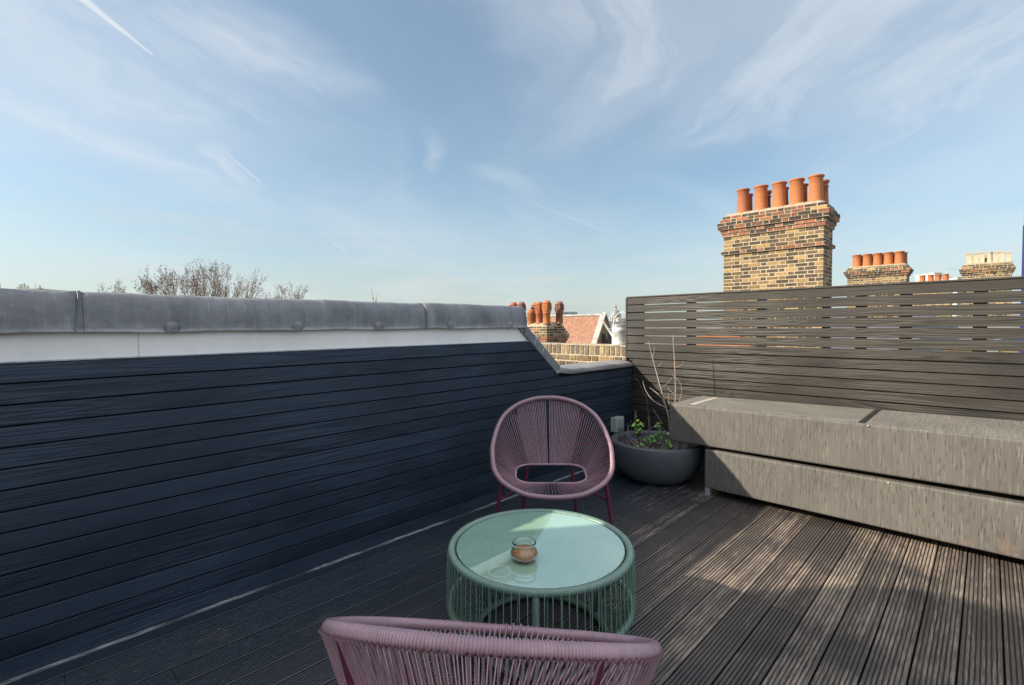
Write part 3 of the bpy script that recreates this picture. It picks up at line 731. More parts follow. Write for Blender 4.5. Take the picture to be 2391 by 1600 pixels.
# roofs seen in slivers through the screen gaps
def hip(nm, label, x0, x1, y0, y1, ze, zr_, m, hipd=1.5):
    T = thing(nm, label, 'house', ((x0 + x1) / 2, (y0 + y1) / 2, -13)); cx, cy = (x0 + x1) / 2, (y0 + y1) / 2
    a = [(x0 - cx, y0 - cy, ze + 13), (x1 - cx, y0 - cy, ze + 13), (x1 - cx, y1 - cy, ze + 13), (x0 - cx, y1 - cy, ze + 13), (x0 - cx + hipd, 0, zr_ + 13), (x1 - cx - hipd, 0, zr_ + 13)]
    MB().add(a, [(0, 1, 5, 4), (1, 2, 5), (2, 3, 4, 5), (3, 0, 4), (3, 2, 1, 0)]).build('roof', m, T)
    MB().box((x0 - cx + .15, y0 - cy + .15, 0), (x1 - cx - .15, y1 - cy - .15, ze + 13 - .01)).build('wall', M_yellow, T)
    MB().sweep([a[4], a[5]], .09, 6).build('ridge', M_terra, T)
    return T
M_otiles = clay('orange_roof_tiles', (.24, .085, .045), (.32, .13, .07))
M_slate = plain('grey_slate', (.10, .105, .12), .6, .3, 3)
hip('rear_addition', 'orange tiled hipped roof glimpsed through the left gaps of the screen', -4.6, -1.9, 7.2, 9.6, .55, 1.31, M_otiles, 1.0)
hip('terrace_house', 'grey slate roof glimpsed through the gaps below the tall chimney', -7.8, .6, 11.8, 20.5, -.6, 1.25, M_slate, 2)
hip('terrace_house', 'dark slate roof glimpsed through the right gaps of the screen', 1.0, 9.5, 11.8, 20.5, -.8, 1.1, M_slate, 2)
hip('terrace_house', 'slate roof carrying the squat five pot chimney beyond the screen', -8, 0, 23.2, 31, .6, 2.0, M_slate, 2)
hip('terrace_house', 'slate roof under the cream pot chimney beyond the screen', .2, 9, 28.9, 36, .6, 2.0, M_slate, 2)
MBw = MB(); T = thing('rear_shadow_caster', 'added dark block behind the viewer, unseen, shading the near deck', 'building', (0, -1.5, 0))  # added out of view to cast the shadow over the near deck
poly = [(-4.17, -3), (-1.7, -3), (-1.7, 3.62), (-3.88, 3.62), (-4.03, 3.56), (-4.13, 3.42), (-4.17, 3.2)]
MBw.prism(poly[::-1], 1, -3.5, 0.0)
MBw.build('wall', plain('shadow_caster_dark', (.12, .085, .06), .9, .3, 3), T)

# ------------------------------------------------------------------ watering can
M_zinc = plain('galvanised_zinc', (.48, .49, .48), .5, .35, 22, .25, metal=.3)
wc_ = thing('watering_can', 'galvanised metal watering can standing on the brick wall beside the screen', 'watering can', (-3.262, 5.27, 1.256), R(8))
mb = MB(); r = .102
mb.lathe([(r, 0), (r, .006), (r * .985, .010), (r * .985, .158), (r * 1.02, .162), (r * .985, .167), (r * .985, .178), (r * 1.02, .182), (r * .985, .186), (r * .985, .235), (r * 1.02, .238), (r * 1.02, .246), (r * .95, .246), (r * .94, .05)], (0, 0, 0), 36, None, (True, False))
mb.build('body', M_zinc, wc_)
sp_ = MB(); sp_.sweep([(-.09, -.01, .10), (-.125, -.015, .150), (-.18, -.02, .232), (-.205, -.023, .268)], [.017, .015, .012, .0105], 12)
sp_.sweep([(-.200, -.0225, .261), (-.213, -.024, .280)], [.014, .014], 12)
sp_.sweep([(-.095, -.01, .205), (-.135, -.016, .185)], .004, 6)
sp_.build('spout', M_zinc, wc_)
hd = MB(); pts = catmull([(-.088, 0, .235), (-.070, 0, .315), (-.025, 0, .378), (.045, 0, .398), (.10, 0, .37), (.135, 0, .30), (.14, 0, .2), (.10, 0, .10)], 6, False)
for i in range(len(pts) - 1):
    a, b = pts[i], pts[i + 1]; tn = (b - a).normalized(); nn = V((tn.z, 0, -tn.x)) * .004; wv = V((0, .014, 0))
    hd.hexa([a - wv - nn, a + wv - nn, a + wv + nn, a - wv + nn], [b - wv - nn, b + wv - nn, b + wv + nn, b - wv + nn])
hd.build('handle', M_zinc, wc_)
MB().lathe([(.05, .244), (.095, .250)], (0, 0, 0), 24, None, (False, False)).build('rim_cover', M_zinc, wc_)

# ------------------------------------------------------------------ woven benches
Y0 = 4.225
def rbox(a, b, r=.016): return MB().box(a, b)
lo = thing('woven_bench', 'lower woven vinyl bench standing on the deck on grey metal feet', 'bench', (0, 4.6, 0), 0, 'stacked woven benches')
def inb(T, mb, name, m, **k):
    cx, cy, cz = T.location
    mb.v = [(x - cx, y - cy, z - cz) for x, y, z in mb.v]; return mb.build(name, m, T, **k)
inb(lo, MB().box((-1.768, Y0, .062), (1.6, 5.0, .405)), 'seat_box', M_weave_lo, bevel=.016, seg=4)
for x in (-1.768, 1.55):
    for y in (Y0 + .004, 4.93): inb(lo, MB().box((x + .004, y, 0), (x + .046, y + .042, .07)), 'foot', M_alu, bevel=.003)
inb(lo, MB().ball((-.48, Y0 - .003, .392), .007, None, 10, 6, (1, .5, 1)), 'screw', M_tape)
up = thing('woven_bench', 'upper woven vinyl bench stacked on the other bench and overhanging the planter', 'bench', (0, 4.6, .425), 0, 'stacked woven benches')
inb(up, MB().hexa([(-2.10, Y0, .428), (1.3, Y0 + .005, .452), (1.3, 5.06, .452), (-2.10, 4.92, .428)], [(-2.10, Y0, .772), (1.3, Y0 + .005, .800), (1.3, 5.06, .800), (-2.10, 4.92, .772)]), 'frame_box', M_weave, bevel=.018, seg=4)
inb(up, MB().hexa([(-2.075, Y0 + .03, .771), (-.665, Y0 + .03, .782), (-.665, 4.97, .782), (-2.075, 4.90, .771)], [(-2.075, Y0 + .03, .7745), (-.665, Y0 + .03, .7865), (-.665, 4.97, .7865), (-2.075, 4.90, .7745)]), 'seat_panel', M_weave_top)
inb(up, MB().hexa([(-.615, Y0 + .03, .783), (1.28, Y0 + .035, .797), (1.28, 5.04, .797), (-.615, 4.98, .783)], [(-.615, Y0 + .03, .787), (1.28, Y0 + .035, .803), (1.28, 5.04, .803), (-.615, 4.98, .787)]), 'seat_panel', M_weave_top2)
seam = MB().hexa([(-.664, Y0 + .02, .780), (-.616, Y0 + .02, .780), (-.616, 4.98, .780), (-.664, 4.98, .780)], [(-.655, Y0 + .02, .7880), (-.632, Y0 + .02, .7880), (-.632, 4.98, .7880), (-.655, 4.98, .7880)])
inb(up, seam, 'joint_strip', M_black)
inb(up, MB().box((-1.93, 4.30, .7755), (-1.885, 4.84, .7785)), 'tape_strip', M_tape)
inb(up, MB().ball((-.60, Y0 - .003, .772), .007, None, 10, 6, (1, .5, 1)), 'screw', M_alu)
for x in (-2.0, 1.2): inb(up, MB().box((x, Y0 + .08, .345 if x < -1.8 else .407), (x + .04, Y0 + .12, .435)), 'foot', M_alu)

# ------------------------------------------------------------------ planter, soil and plants
PC = V((-2.317, 4.40, 0)); pr_ = .445; ph = .375
pl = thing('bowl_planter', 'wide charcoal bowl planter in the corner beneath the bench end', 'planter', PC)
prof = [(.20, 0), (.26, .004), (.335, .05), (.395, .13), (.428, .22), (.440, .30), (.443, ph - .012), (.440, ph - .003), (.432, ph)]
MB().lathe(prof + [(.385, ph), (.377, ph - .004), (.372, ph - .02)], (0, 0, 0), 64, None, (True, False)).build('bowl', M_pot, pl)
MB().lathe([(.3725, ph - .018), (.37, .30), (.36, .22), (.30, .20)], (0, 0, 0), 64, None, (False, False)).build('inner_wall', M_pot_in, pl)
t = mat('potting_soil'); o = t.obj(); n = t.noise(o, 28, 6, .75); n2 = t.noise(o, 110, 4, .7)
v = t.n('ShaderNodeTexVoronoi'); t.L(o, v.inputs['Vector']); v.inputs['Scale'].default_value = 85
c = t.mix(t.rng(n, .35, .7), (.018, .012, .009), (.075, .055, .038)); c = t.mix(t.rng(t.white(v.outputs['Color']), .82, .84), c, (.30, .24, .16))
t.S(Base_Color=c, Roughness=.95, Normal=t.bump(t.m('ADD', n, n2), 1, .02)); M_soil = t.mat
so_ = MB(); vs = []; n = 30; m_ = 10; rnd = random.Random(1)
for j in range(m_ + 1):
    for k in range(n):
        a = 2 * math.pi * k / n; rr_ = .366 * j / m_
        vs.append((PC.x + rr_ * math.cos(a), PC.y + rr_ * math.sin(a), .285 + .028 * (1 - (j / m_) ** 2) + rnd.uniform(-.008, .008)))
so_.add(vs, [(j * n + k, j * n + (k + 1) % n, (j + 1) * n + (k + 1) % n, (j + 1) * n + k) for j in range(m_) for k in range(n)], None, True)
tag(so_.build('soil', M_soil), 'dark crumbly soil with wood chips filling the bowl planter', 'soil', None, 'stuff')
M_dead = plain('dead_stem', (.20, .15, .12), .9, .4, 40); M_twig = plain('pale_bare_twig', (.42, .33, .26), .8, .3, 30); M_greyst = plain('silver_dead_stem', (.26, .25, .26), .85, .3, 30)
t = mat('fresh_green_leaf'); a = t.n('ShaderNodeAttribute'); a.attribute_name = 'tint'
t.S(Base_Color=a.outputs['Color'], Roughness=.5, Subsurface_Weight=.0); M_leaf = t.mat
def atz(px, py, yv):
    d_ = pxdir(px, py); k = (yv - 0) / d_.y; return V((d_.x * k, yv, CAMH + d_.z * k))
# pale bare stems: real depths chosen inside the bowl
def chain(ps, yv, r0, r1, mb, n=7):
    P3 = [atz(*p, yv if not isinstance(yv, (list, tuple)) else yv[i]) for i, p in enumerate(ps)]
    c_ = catmull(P3, 4, False); m = len(c_); mb.sweep(c_, [r0 + (r1 - r0) * i / (m - 1) for i in range(m)], n); return P3
tw = MB()
chain([(1571.5, 783), (1572, 800), (1574.5, 835), (1576.5, 880), (1577, 920), (1576, 950), (1575, 985), (1560, 1045)], [4.73, 4.73, 4.73, 4.73, 4.74, 4.75, 4.72, 4.58], .0025, .0060, tw)
chain([(1514.6, 797), (1518, 815), (1526, 845), (1538, 890), (1548, 925), (1556, 955), (1562, 985), (1566, 1045)], [4.36, 4.38, 4.40, 4.42, 4.44, 4.46, 4.48, 4.50], .0025, .0065, tw)
chain([(1501, 890), (1506, 908), (1518, 928), (1535, 942), (1556, 954), (1561, 975)], 4.46, .002, .0045, tw)
chain([(1517, 905), (1530, 915), (1543, 927), (1553, 945)], 4.45, .002, .0042, tw)
for ps in ([(1545, 843), (1542, 852), (1533, 858)], [(1569, 881), (1561, 892), (1549, 903)], [(1579, 881), (1588, 895), (1592, 912), (1588, 930), (1583, 950)], [(1597, 843), (1590, 853), (1578, 858)], [(1558, 900), (1564, 912), (1574, 919)],
           [(1535, 893), (1540, 902), (1546, 905)], [(1560, 918), (1561, 930), (1561, 945)], [(1527, 810), (1527, 822), (1524, 835)], [(1568, 872), (1574, 880), (1577, 884)]):
    chain(ps, 4.70 if ps[0][0] > 1550 and ps[0][0] != 1558 else 4.43, .0012, .002, tw, 5)
tag(tw.build('bare_shrub', M_twig), 'pale leafless shrub with two tall twigs rising from the planter', 'plant')
rnd = random.Random(21)
def stalk(px, py0, py1, yv, r, fuzz, mat_mb, lean=0):
    a = atz(px, py0, yv); b = atz(px + lean, py1, yv); mat_mb.sweep([a, a.lerp(b, .5) + V((.004, 0, 0)), b], [r, r * .8, r * .4], 6)
    for i in range(fuzz):
        p = a.lerp(b, rnd.uniform(.35, 1)); mat_mb.ball(p + V([rnd.uniform(-.007, .007) for _ in range(3)]), rnd.uniform(.003, .007), None, 5, 4)
for lab, args in (('tallest dark dried flower spike at the back left of the planter', (1484, 1025, 958, 4.45, .004, 60)), ('thinner dark dried flower spike in the middle of the planter', (1515, 1010, 974, 4.5, .003, 30))):
    ds = MB(); stalk(*args, ds); tag(ds.build('dried_flower_spike', M_dead), lab, 'plant')
ds = MB()
for i in range(9): stalk(1446 + i * 3.4 + rnd.uniform(-1, 1), 1030, 1030 - rnd.uniform(18, 52), 4.28 + rnd.uniform(-.05, .1), .0018, 0, ds, rnd.uniform(-1, 1))
tag(ds.build('dead_stem_row', M_dead), 'row of thin dark dead stems at the left rim of the planter', 'plant')  # thin dead stalks gathered in one mesh
gs = MB()
for ps in ([(1474, 982), (1468, 1000), (1463, 1012), (1470, 1025), (1482, 1038)], [(1465, 988), (1466, 1004), (1472, 1018)], [(1452, 1008), (1468, 1016), (1484, 1030), (1490, 1040)], [(1524, 995), (1532, 1000), (1545, 1005)],
           [(1480, 1018), (1490, 1035)], [(1530, 990), (1545, 998), (1556, 1010), (1563, 1020)], [(1552, 1030), (1557, 1044), (1561, 1056)], [(1582, 1042), (1572, 1050), (1565, 1056)], [(1500, 1010), (1520, 1000), (1535, 990)], [(1525, 955), (1537, 975), (1546, 990)], [(1535, 1056), (1545, 1045), (1552, 1038)]):
    chain(ps, 4.25 if ps[0][1] < 1028 else 4.12, .0012, .0028, gs, 5)
for i in range(240):                                     # straw and chips lying on the soil
    a = rnd.uniform(0, 6.28); rr_ = .34 * math.sqrt(rnd.random()); p = PC + V((rr_ * math.cos(a), rr_ * math.sin(a), .312)); an = rnd.uniform(0, 3.14); l = rnd.uniform(.01, .05)
    gs.sweep([p, p + V((l * math.cos(an), l * math.sin(an), rnd.uniform(0, .02)))], rnd.uniform(.0008, .0022), 4)
tag(gs.build('dry_twigs', M_greyst), 'silvery dry twigs and straw tangled over the planter soil', 'plant', None, 'stuff')
def leaf(mb, c, r, nrm, col, lobes=5):
    nrm = V(nrm).normalized(); a = nrm.orthogonal().normalized(); b = nrm.cross(a); vs = [c - nrm * r * .15]
    k = lobes * 4; ph0 = rnd.uniform(0, 6)
    for i in range(k):
        an = 2 * math.pi * i / k; rr_ = r * (.78 + .22 * math.cos(lobes * an + ph0)); vs.append(c + a * math.cos(an) * rr_ + b * math.sin(an) * rr_ + nrm * rnd.uniform(-.1, .1) * r)
    mb.add(vs, [(0, 1 + i, 1 + (i + 1) % k) for i in range(k)], col)
def greenplant(label, spots, yv, r, base, col, name):
    mb = MB(); B = atz(*base, yv)
    for px, py in spots:
        for q in range(3):
            c = atz(px + rnd.uniform(-3, 3), py + rnd.uniform(-3, 3), yv + rnd.uniform(-.04, .04)); s = rnd.uniform(.7, 1.25)
            cc = tuple(v * rnd.uniform(1.2, 2.1) for v in col)
            mb.sweep([B, B.lerp(c, .6) + V((0, 0, .01)), c], .0012, 4, False, None, (.06, .12, .03))
            leaf(mb, c, r * s * 1.15, (rnd.uniform(-.6, .6), rnd.uniform(-1, .2), rnd.uniform(.3, 1)), cc)
    return tag(mb.build(name, M_leaf), label, 'plant')
greenplant('small upright green plant with round scalloped leaves at the left of the planter', [(1488, 981), (1481, 992), (1491, 995), (1496, 989), (1500, 993), (1485, 1000), (1490, 1003), (1494, 1001), (1487, 1008)], 4.38, .013, (1490, 1025), (.15, .30, .05), 'geranium')
greenplant('clump of feathery green leaves in the middle of the planter', [(1513, 1022), (1520, 1018), (1526, 1020), (1533, 1016), (1541, 1018), (1507, 1027), (1518, 1028), (1530, 1026), (1538, 1025), (1545, 1022), (1540, 1010), (1535, 1022)], 4.30, .012, (1527, 1035), (.09, .22, .05), 'herb_clump')
greenplant('trailing green plant beside the bench end in the planter', [(1558, 1015), (1559, 1028), (1563, 1036), (1565, 1043), (1551, 1047), (1556, 1030), (1534, 992), (1538, 995), (1536, 988)], 4.12, .013, (1561, 1052), (.13, .26, .05), 'trailing_plant')
greenplant('low green seedlings near the front rim of the planter', [(1478, 1045), (1484, 1047), (1490, 1043), (1497, 1037), (1502, 1040), (1508, 1042)], 4.13, .008, (1490, 1050), (.14, .30, .06), 'seedlings')
lit = MB()
for i in range(26):
    p = V((rnd.uniform(-2.9, -1.9), rnd.uniform(3.2, 3.95), .003)); leaf(lit, p, rnd.uniform(.003, .009), (0, 0, 1), rnd.choice([(.12, .25, .05), (.3, .2, .1), (.25, .22, .1)]), 3)
for i in range(60):
    p = V((rnd.uniform(-2.95, .6), rnd.uniform(.6, 4.1), .003)); leaf(lit, p, rnd.uniform(.002, .005), (0, 0, 1), rnd.choice([(.45, .38, .3), (.5, .25, .12), (.3, .25, .2)]), 3)
tag(lit.build('fallen_leaf_litter', M_leaf), 'tiny fallen leaf scraps scattered over the deck', 'litter', None, 'stuff')
hv = MB()
for ps in ([(1445, 868), (1449, 876), (1458, 884), (1462, 893), (1466, 898)], [(1466, 898), (1474, 889), (1487, 885)], [(1483, 872), (1481, 882), (1490, 890)], [(1449, 878), (1455, 877)], [(1466, 880), (1470, 887)]):
    chain(ps, 4.98, .0012, .002, hv, 4)
hv.sweep([atz(1487, 885, 4.98), V((-2.7, 4.9, .7)), V((-2.5, 4.65, .31))], .0015, 4)
tag(hv.build('dead_climber', M_dead), 'thin dead climber tendrils against the dark corner', 'plant')

# ------------------------------------------------------------------ socket box
M_sock = plain('grey_green_plastic', (.36, .42, .40), .4, .06, 10)
sb = thing('outdoor_socket', 'pale grey weatherproof socket box on the dark wall behind the far chair', 'socket', (-2.985, 4.70, .40))
MB().box((0, -.075, -.085), (.030, .075, .075)).build('back_box', M_sock, sb, bevel=.006)
MB().box((.031, -.078, -.088), (.085, .078, .078)).build('cover', M_sock, sb, bevel=.012, seg=3)
MB().box((.0851, -.05, -.045), (.092, .05, .055)).build('cover_panel', M_sock, sb, bevel=.005)
MB().box((.0, -.02, -.14), (.07, .055, -.089)).build('cable_gland', M_sock, sb, bevel=.008)
MB().box((.086, -.066, -.062), (.0895, .066, -.056)).build('latch', plain('latch_dark', (.08, .08, .08), .5), sb)

# ------------------------------------------------------------------ cord chairs
def ribbed(mb, arc, R_, amp, pitch, n, sub=4, center=None, s0_=0, s1_=None):
    s1_ = arc.L if s1_ is None else s1_; closed = (s1_ - s0_) >= arc.L - 1e-6
    N_ = int((s1_ - s0_) / pitch); pts = []; rad = []
    for i in range(N_ * sub + (0 if closed else 1)):
        q = i / (N_ * sub); pts.append(arc.at(s0_ + q * (s1_ - s0_)))
        u = (i % sub) / sub; rad.append(R_ + amp * (abs(math.sin(math.pi * u)) * 2 - 1.2))
    mb.sweep(pts, rad, n, closed, center)
half = [(0, .430, .392), (.155, .416, .400), (.240, .386, .419), (.316, .340, .446), (.363, .293, .474), (.400, .226, .514), (.416, .148, .561), (.424, .057, .616), (.418, -.020, .662), (.397, -.134, .730), (.355, -.244, .796), (.288, -.327, .846), (.210, -.383, .880), (.100, -.425, .905), (0, -.434, .910)]
rimP = half + [(-x, y, z) for x, y, z in half[-2:0:-1]]
RIM = Arc(catmull(rimP, 10)); RC = V((0, 0, .65))
rp = []
for cxx, cyy, a0 in ((.17, -.01, -90), (.17, -.19, 0), (-.17, -.19, 90), (-.17, -.01, 180)): pass
def ringpts():
    out = []; hx, y0, y1, r = .262, -.285, .085, .125
    for (cx, cy, a0) in ((hx - r, y1 - r, 0), (-hx + r, y1 - r, 90), (-hx + r, y0 + r, 180), (hx - r, y0 + r, 270)):
        for k in range(9):
            a = R(a0 + k * 11.25); x = cx + r * math.cos(a); y = cy + r * math.sin(a); out.append((x, y, .372 + (y1 - y) * .085))
    return out
rg_ = ringpts()
# orient ring so it starts at front centre and runs the same way (towards +x) as the rim
rg_ = [(-x, y, z) for x, y, z in rg_]
k0 = 9
rg_ = [(0, .085, .372)] + rg_[k0:] + rg_[:k0]
RING = Arc(rg_)
if RING.at(.1).x < 0: RING = Arc([rg_[0]] + rg_[:0:-1])
# matched stations rim <-> ring (from front centre around +x side to back centre)
def rim_s(p): return RIM.near(p)
st_rim = [0, rim_s((.245, .384, .42)), rim_s((.416, .148, .561)), rim_s((.270, -.340, .855)), RIM.L / 2]
st_ring = [0, RING.near((.137, .085, .372)), RING.near((.262, -.04, .38)), RING.near((.165, -.28, .40)), RING.L / 2]
def cb(mb, name, m):
        return mb.build(name, m, chair)
chair = thing('cord_chair', 'mauve cord chair facing the camera beyond the round table', 'chair', (0, 0, 0), 0, 'mauve cord chairs around the table')
mb = MB(); ribbed(mb, RIM, .0168, .0021, .0074, 12, 4, RC); cb(mb, 'rim', M_mauve)
mb = MB(); ribbed(mb, RING, .0088, .0011, .0062, 10, 4, (0, -.1, .38)); cb(mb, 'seat_ring', M_mauve)
cord = MB(); rnd = random.Random(31)
segn = [14, 19, 24, 21]
for side in (1, -1):
    for q in range(4):
        n = segn[q]
        for i in range(n):
            f = (i + .5) / n
            if q == 3 and i == n - 1 and side == 1: continue
            if q == 3: f = f * .988
            sr = st_rim[q] + (st_rim[q + 1] - st_rim[q]) * f; sg = st_ring[q] + (st_ring[q + 1] - st_ring[q]) * f
            A = RIM.at(sr); B = RING.at(sg); A = V((A.x * side, A.y, A.z)); B = V((B.x * side, B.y, B.z))
            out = (A - RC); out.x *= 1
            dv = (B - A).normalized(); nrm = V((A.x, A.y + .03, A.z - .35)); nrm = (nrm - dv * nrm.dot(dv)).normalized()
            # start wrapped on the outer side of the rim, end on the outer side of the ring
            for lay in (1,):
                A2 = A + nrm * .018 * lay + dv * .010; B2 = B + nrm * .010 * lay - dv * .006
                A0 = A + nrm * .0225 * lay - dv * .006
                j = V((rnd.uniform(-1, 1), rnd.uniform(-1, 1), rnd.uniform(-1, 1))) * .0012
                cord.sweep([A0, A2 + j, B2 + j], .0031, 6, False, None, None, False)
cb(cord, 'cord_weave', M_mauve)
for sx_ in (1, -1):
    mb = MB(); mb.sweep([V((sx_ * .350, .305, .452)), V((sx_ * .375, .312, .25)), V((sx_ * .412, .330, .0))], [.0135, .0135, .0125], 12); cb(mb, 'leg', M_plum)
    mb = MB(); mb.sweep([V((sx_ * .175, -.285, .395)), V((sx_ * .195, -.300, .20)), V((sx_ * .210, -.315, .0))], [.0135, .0135, .0125], 12); cb(mb, 'leg', M_plum)
    mb = MB(); mb.sweep([V((sx_ * .366, .308, .330)), V((sx_ * .24, .12, .345)), V((sx_ * .18, .03, .355))], .010, 10); cb(mb, 'support_rod', M_plum)
    mb = MB(); mb.sweep([V((sx_ * .168, -.300, .395)), V((sx_ * .22, -.345, .62)), V((sx_ * .268, -.358, .848))], .0085, 10); cb(mb, 'support_rod', M_plum)
def ld(lat, dd): return (dd * -.697 + lat * .717, dd * .717 + lat * .697)
x, y = ld(.280, 3.55); chair.location = (x, y, 0)
fx, fy = ld(-.03, -1); chair.rotation_euler = (0, 0, math.atan2(fy, fx) - math.pi / 2)
def dup(root, loc, rz, label):
    r_ = root.copy(); COL.objects.link(r_); r_.location = loc; r_.rotation_euler = (0, 0, rz); r_['label'] = label
    for ch in list(root.children):
        c2 = ch.copy(); COL.objects.link(c2); c2.parent = r_
    return r_
x, y = ld(-.048, 1.320); fx, fy = ld(.1395, .990)
dup(chair, (x, y, 0), math.atan2(fy, fx) - math.pi / 2, 'mauve cord chair in the foreground seen from behind, only its rim showing')

# ------------------------------------------------------------------ round table
tc = V((*ld(.128, 2.335), 0)); tb = thing('round_table', 'low round sage green cord table with a glass top between the two chairs', 'table', tc, math.atan2(-tc.y, -tc.x))
def circ(r, z, n=180): return [(r * math.cos(2 * math.pi * k / n), r * math.sin(2 * math.pi * k / n), z) for k in range(n)]
for nm, rr_, z, tr in (('top_rim', .424, .439, .0185), ('middle_hoop', .432, .185, .0165), ('base_hoop', .315, .018, .0165)):
    mb = MB(); ribbed(mb, Arc(circ(rr_, z)), tr - .001, .0018, .0074, 12, 4, (0, 0, z)); mb.build(nm, M_sage, tb)
cw = MB(); n = 84
for i in range(n):
    a = 2 * math.pi * (i + .5) / n; c_, s_ = math.cos(a), math.sin(a)
    for r0, r1, off in ((.443, .449, 0), (.402, .416, .034)):
        if off and i % 2: continue
        ca, sa = math.cos(a + off), math.sin(a + off)
        cw.sweep([V((r0 * .985 * ca, r0 * .985 * sa, .448)), V((r0 * ca, r0 * sa, .437)), V((r1 * ca, r1 * sa, .185))], .0022, 6, False, None, None, False)
    a2 = a + .02; cw.sweep([V((.449 * c_, .449 * s_, .185)), V((.444 * c_, .444 * s_, .172)), V((.334 * math.cos(a2), .334 * math.sin(a2), .018))], .0028, 6, False, None, None, False)
    a3 = a + .10; cw.sweep([V((.415 * c_, .415 * s_, .185)), V((.300 * math.cos(a3), .300 * math.sin(a3), .018))], .0028, 6, False, None, None, False)
cw.build('cord_weave', M_sage, tb)
for k in range(3):
    a = 2 * math.pi * k / 3 - .04; mb = MB()
    ribbed(mb, Arc(catmull([(.425 * math.cos(a), .425 * math.sin(a), .425), (.428 * math.cos(a), .428 * math.sin(a), .30), (.425 * math.cos(a), .425 * math.sin(a), .18), (.32 * math.cos(a), .32 * math.sin(a), .02)], 10, False), False), .0145, .001, .0062, 10)
    mb.build('post', M_sage, tb)
gl = MB().lathe([(.398, -.006), (.4005, -.004), (.4005, -.001), (.398, 0.0)], (0, 0, 0), 128).build('glass_top', M_glass_top, tb); gl.location = (0, 0, .447)
MB().lathe([(.408, .432), (.396, .436)], (0, 0, 0), 96, None, (False, False)).build('glass_gasket', M_black, tb)
# jar
t = mat('clear_glass'); t.S(Base_Color=(.93, .97, .96), Roughness=.02, Transmission_Weight=1.0, IOR=1.47); M_clear = t.mat
t = mat('amber_liquid'); o = t.obj(); n = t.noise(o, 60, 4, .7)
t.S(Base_Color=t.mix(t.rng(n, .35, .65), (.42, .13, .04), (.78, .42, .16)), Roughness=.25, Transmission_Weight=.15); M_amber = t.mat
jr = thing('glass_jar', 'small round glass jar half full of amber pebbles on the table top', 'jar', (-1.478, 1.590, .4485))
S_ = 1.08; jr.scale = (1.07, 1.07, .86)
MB().lathe([(a * S_, b * S_) for a, b in [(.001, .0), (.030, .0), (.044, .008), (.054, .026), (.055, .036), (.050, .050), (.041, .061), (.0385, .068), (.044, .074), (.046, .080), (.046, .086), (.044, .088), (.0415, .088), (.0415, .080), (.0365, .070), (.038, .060), (.048, .048), (.0525, .036), (.0515, .027), (.042, .0105), (.029, .004), (.001, .004)]], (0, 0, 0), 48, None, (False, False)).build('glass_body', M_clear, jr)
MB().lathe([(a * S_, b * S_) for a, b in [(.001, .0045), (.0285, .0045), (.0412, .011), (.0505, .0275), (.0513, .036), (.0482, .0445), (.001, .0455)]], (0, 0, 0), 40, None, (False, False)).build('amber_filling', M_amber, jr)

# ------------------------------------------------------------------ bare plane trees
M_bark = plain('plane_tree_bark', (.22, .15, .105), .9, .3, 2); M_seed = plain('seed_ball', (.085, .050, .032), .95, .3, 5)
def bare_tree(name, label, base, tops, seed, dens_=1.0):
    T = thing(name, label, 'tree', base, 0, 'bare plane trees beyond the wall'); rnd = random.Random(seed)
    br = MB(); sd = MB(); B = V(base)
    zc = 10.5
    tr = MB(); tr.sweep([V((0, 0, 0)), V((.1, .1, 5)), V((0, .2, 9.0))], [.42, .33, .25], 10); tr.build('trunk', M_bark, T)
    forks = [V((rnd.uniform(-.7, .7), rnd.uniform(-.7, .7), rnd.uniform(10.0, 11.8))) for _ in range(7)]
    for fk in forks: br.sweep([V((0, .2, 8.8)), V((fk.x * .4, fk.y * .4 + .1, 10)), fk], [.2, .13, .09], 6)
    def twigs(p, d_, L_, lev):
        q = p + d_ * L_; mid_ = p.lerp(q, .5) + V([rnd.uniform(-.06, .06) * L_ for _ in range(3)])
        r = (.011, .0070, .0045, .0034)[lev]
        br.sweep([p, mid_, q], [r, r * .8, r * .55], 3, False, None, None, False)
        if lev >= 1 and rnd.random() < .8:
            c = q + V((rnd.uniform(-.08, .08), rnd.uniform(-.08, .08), rnd.uniform(-.16, 0))); sd.ball(c, rnd.uniform(.017, .034), None, 5, 3)
        if lev < 3:
            for k in range((3, 3, 1)[lev]):
                u = rnd.uniform(.25, 1.0); nd = (d_ + V([rnd.uniform(-.6, .6), rnd.uniform(-.6, .6), rnd.uniform(.1, .7)])).normalized()
                twigs(p.lerp(q, u), nd, L_ * rnd.uniform(.45, .8), lev + 1)
    for tx, ty, tz in tops:
        tp_ = V((tx, ty, tz)) - B; fk = min(forks, key=lambda f: (f.xy - tp_.xy * .3).length + rnd.random())
        low = fk.lerp(tp_, .55) + V((rnd.uniform(-.3, .3), rnd.uniform(-.3, .3), -.3)); lead_end = fk.lerp(tp_, .86)
        br.sweep([fk, low, lead_end], [.07, .04, .018], 5)
        for k in range(int(3 * dens_)):
            u = rnd.uniform(.3, 1); nd = ((tp_ - lead_end).normalized() + V([rnd.uniform(-.8, .8), rnd.uniform(-.8, .8), rnd.uniform(-.1, .5)])).normalized()
            twigs(low.lerp(lead_end, u), nd, (tp_ - lead_end).length * rnd.uniform(.5, .9) + .25, 0)
        twigs(lead_end, (tp_ - lead_end).normalized(), (tp_ - lead_end).length * .8, 0)
    br.build('branches', M_bark, T); sd.build('seed_balls', M_seed, T)['kind'] = 'stuff'
def tpx(px, py, yy): 
    d_ = pxdir(px, py); k = yy / (-d_.x); return (d_.x * k, d_.y * k, CAMH + d_.z * k)
rnd = random.Random(77)
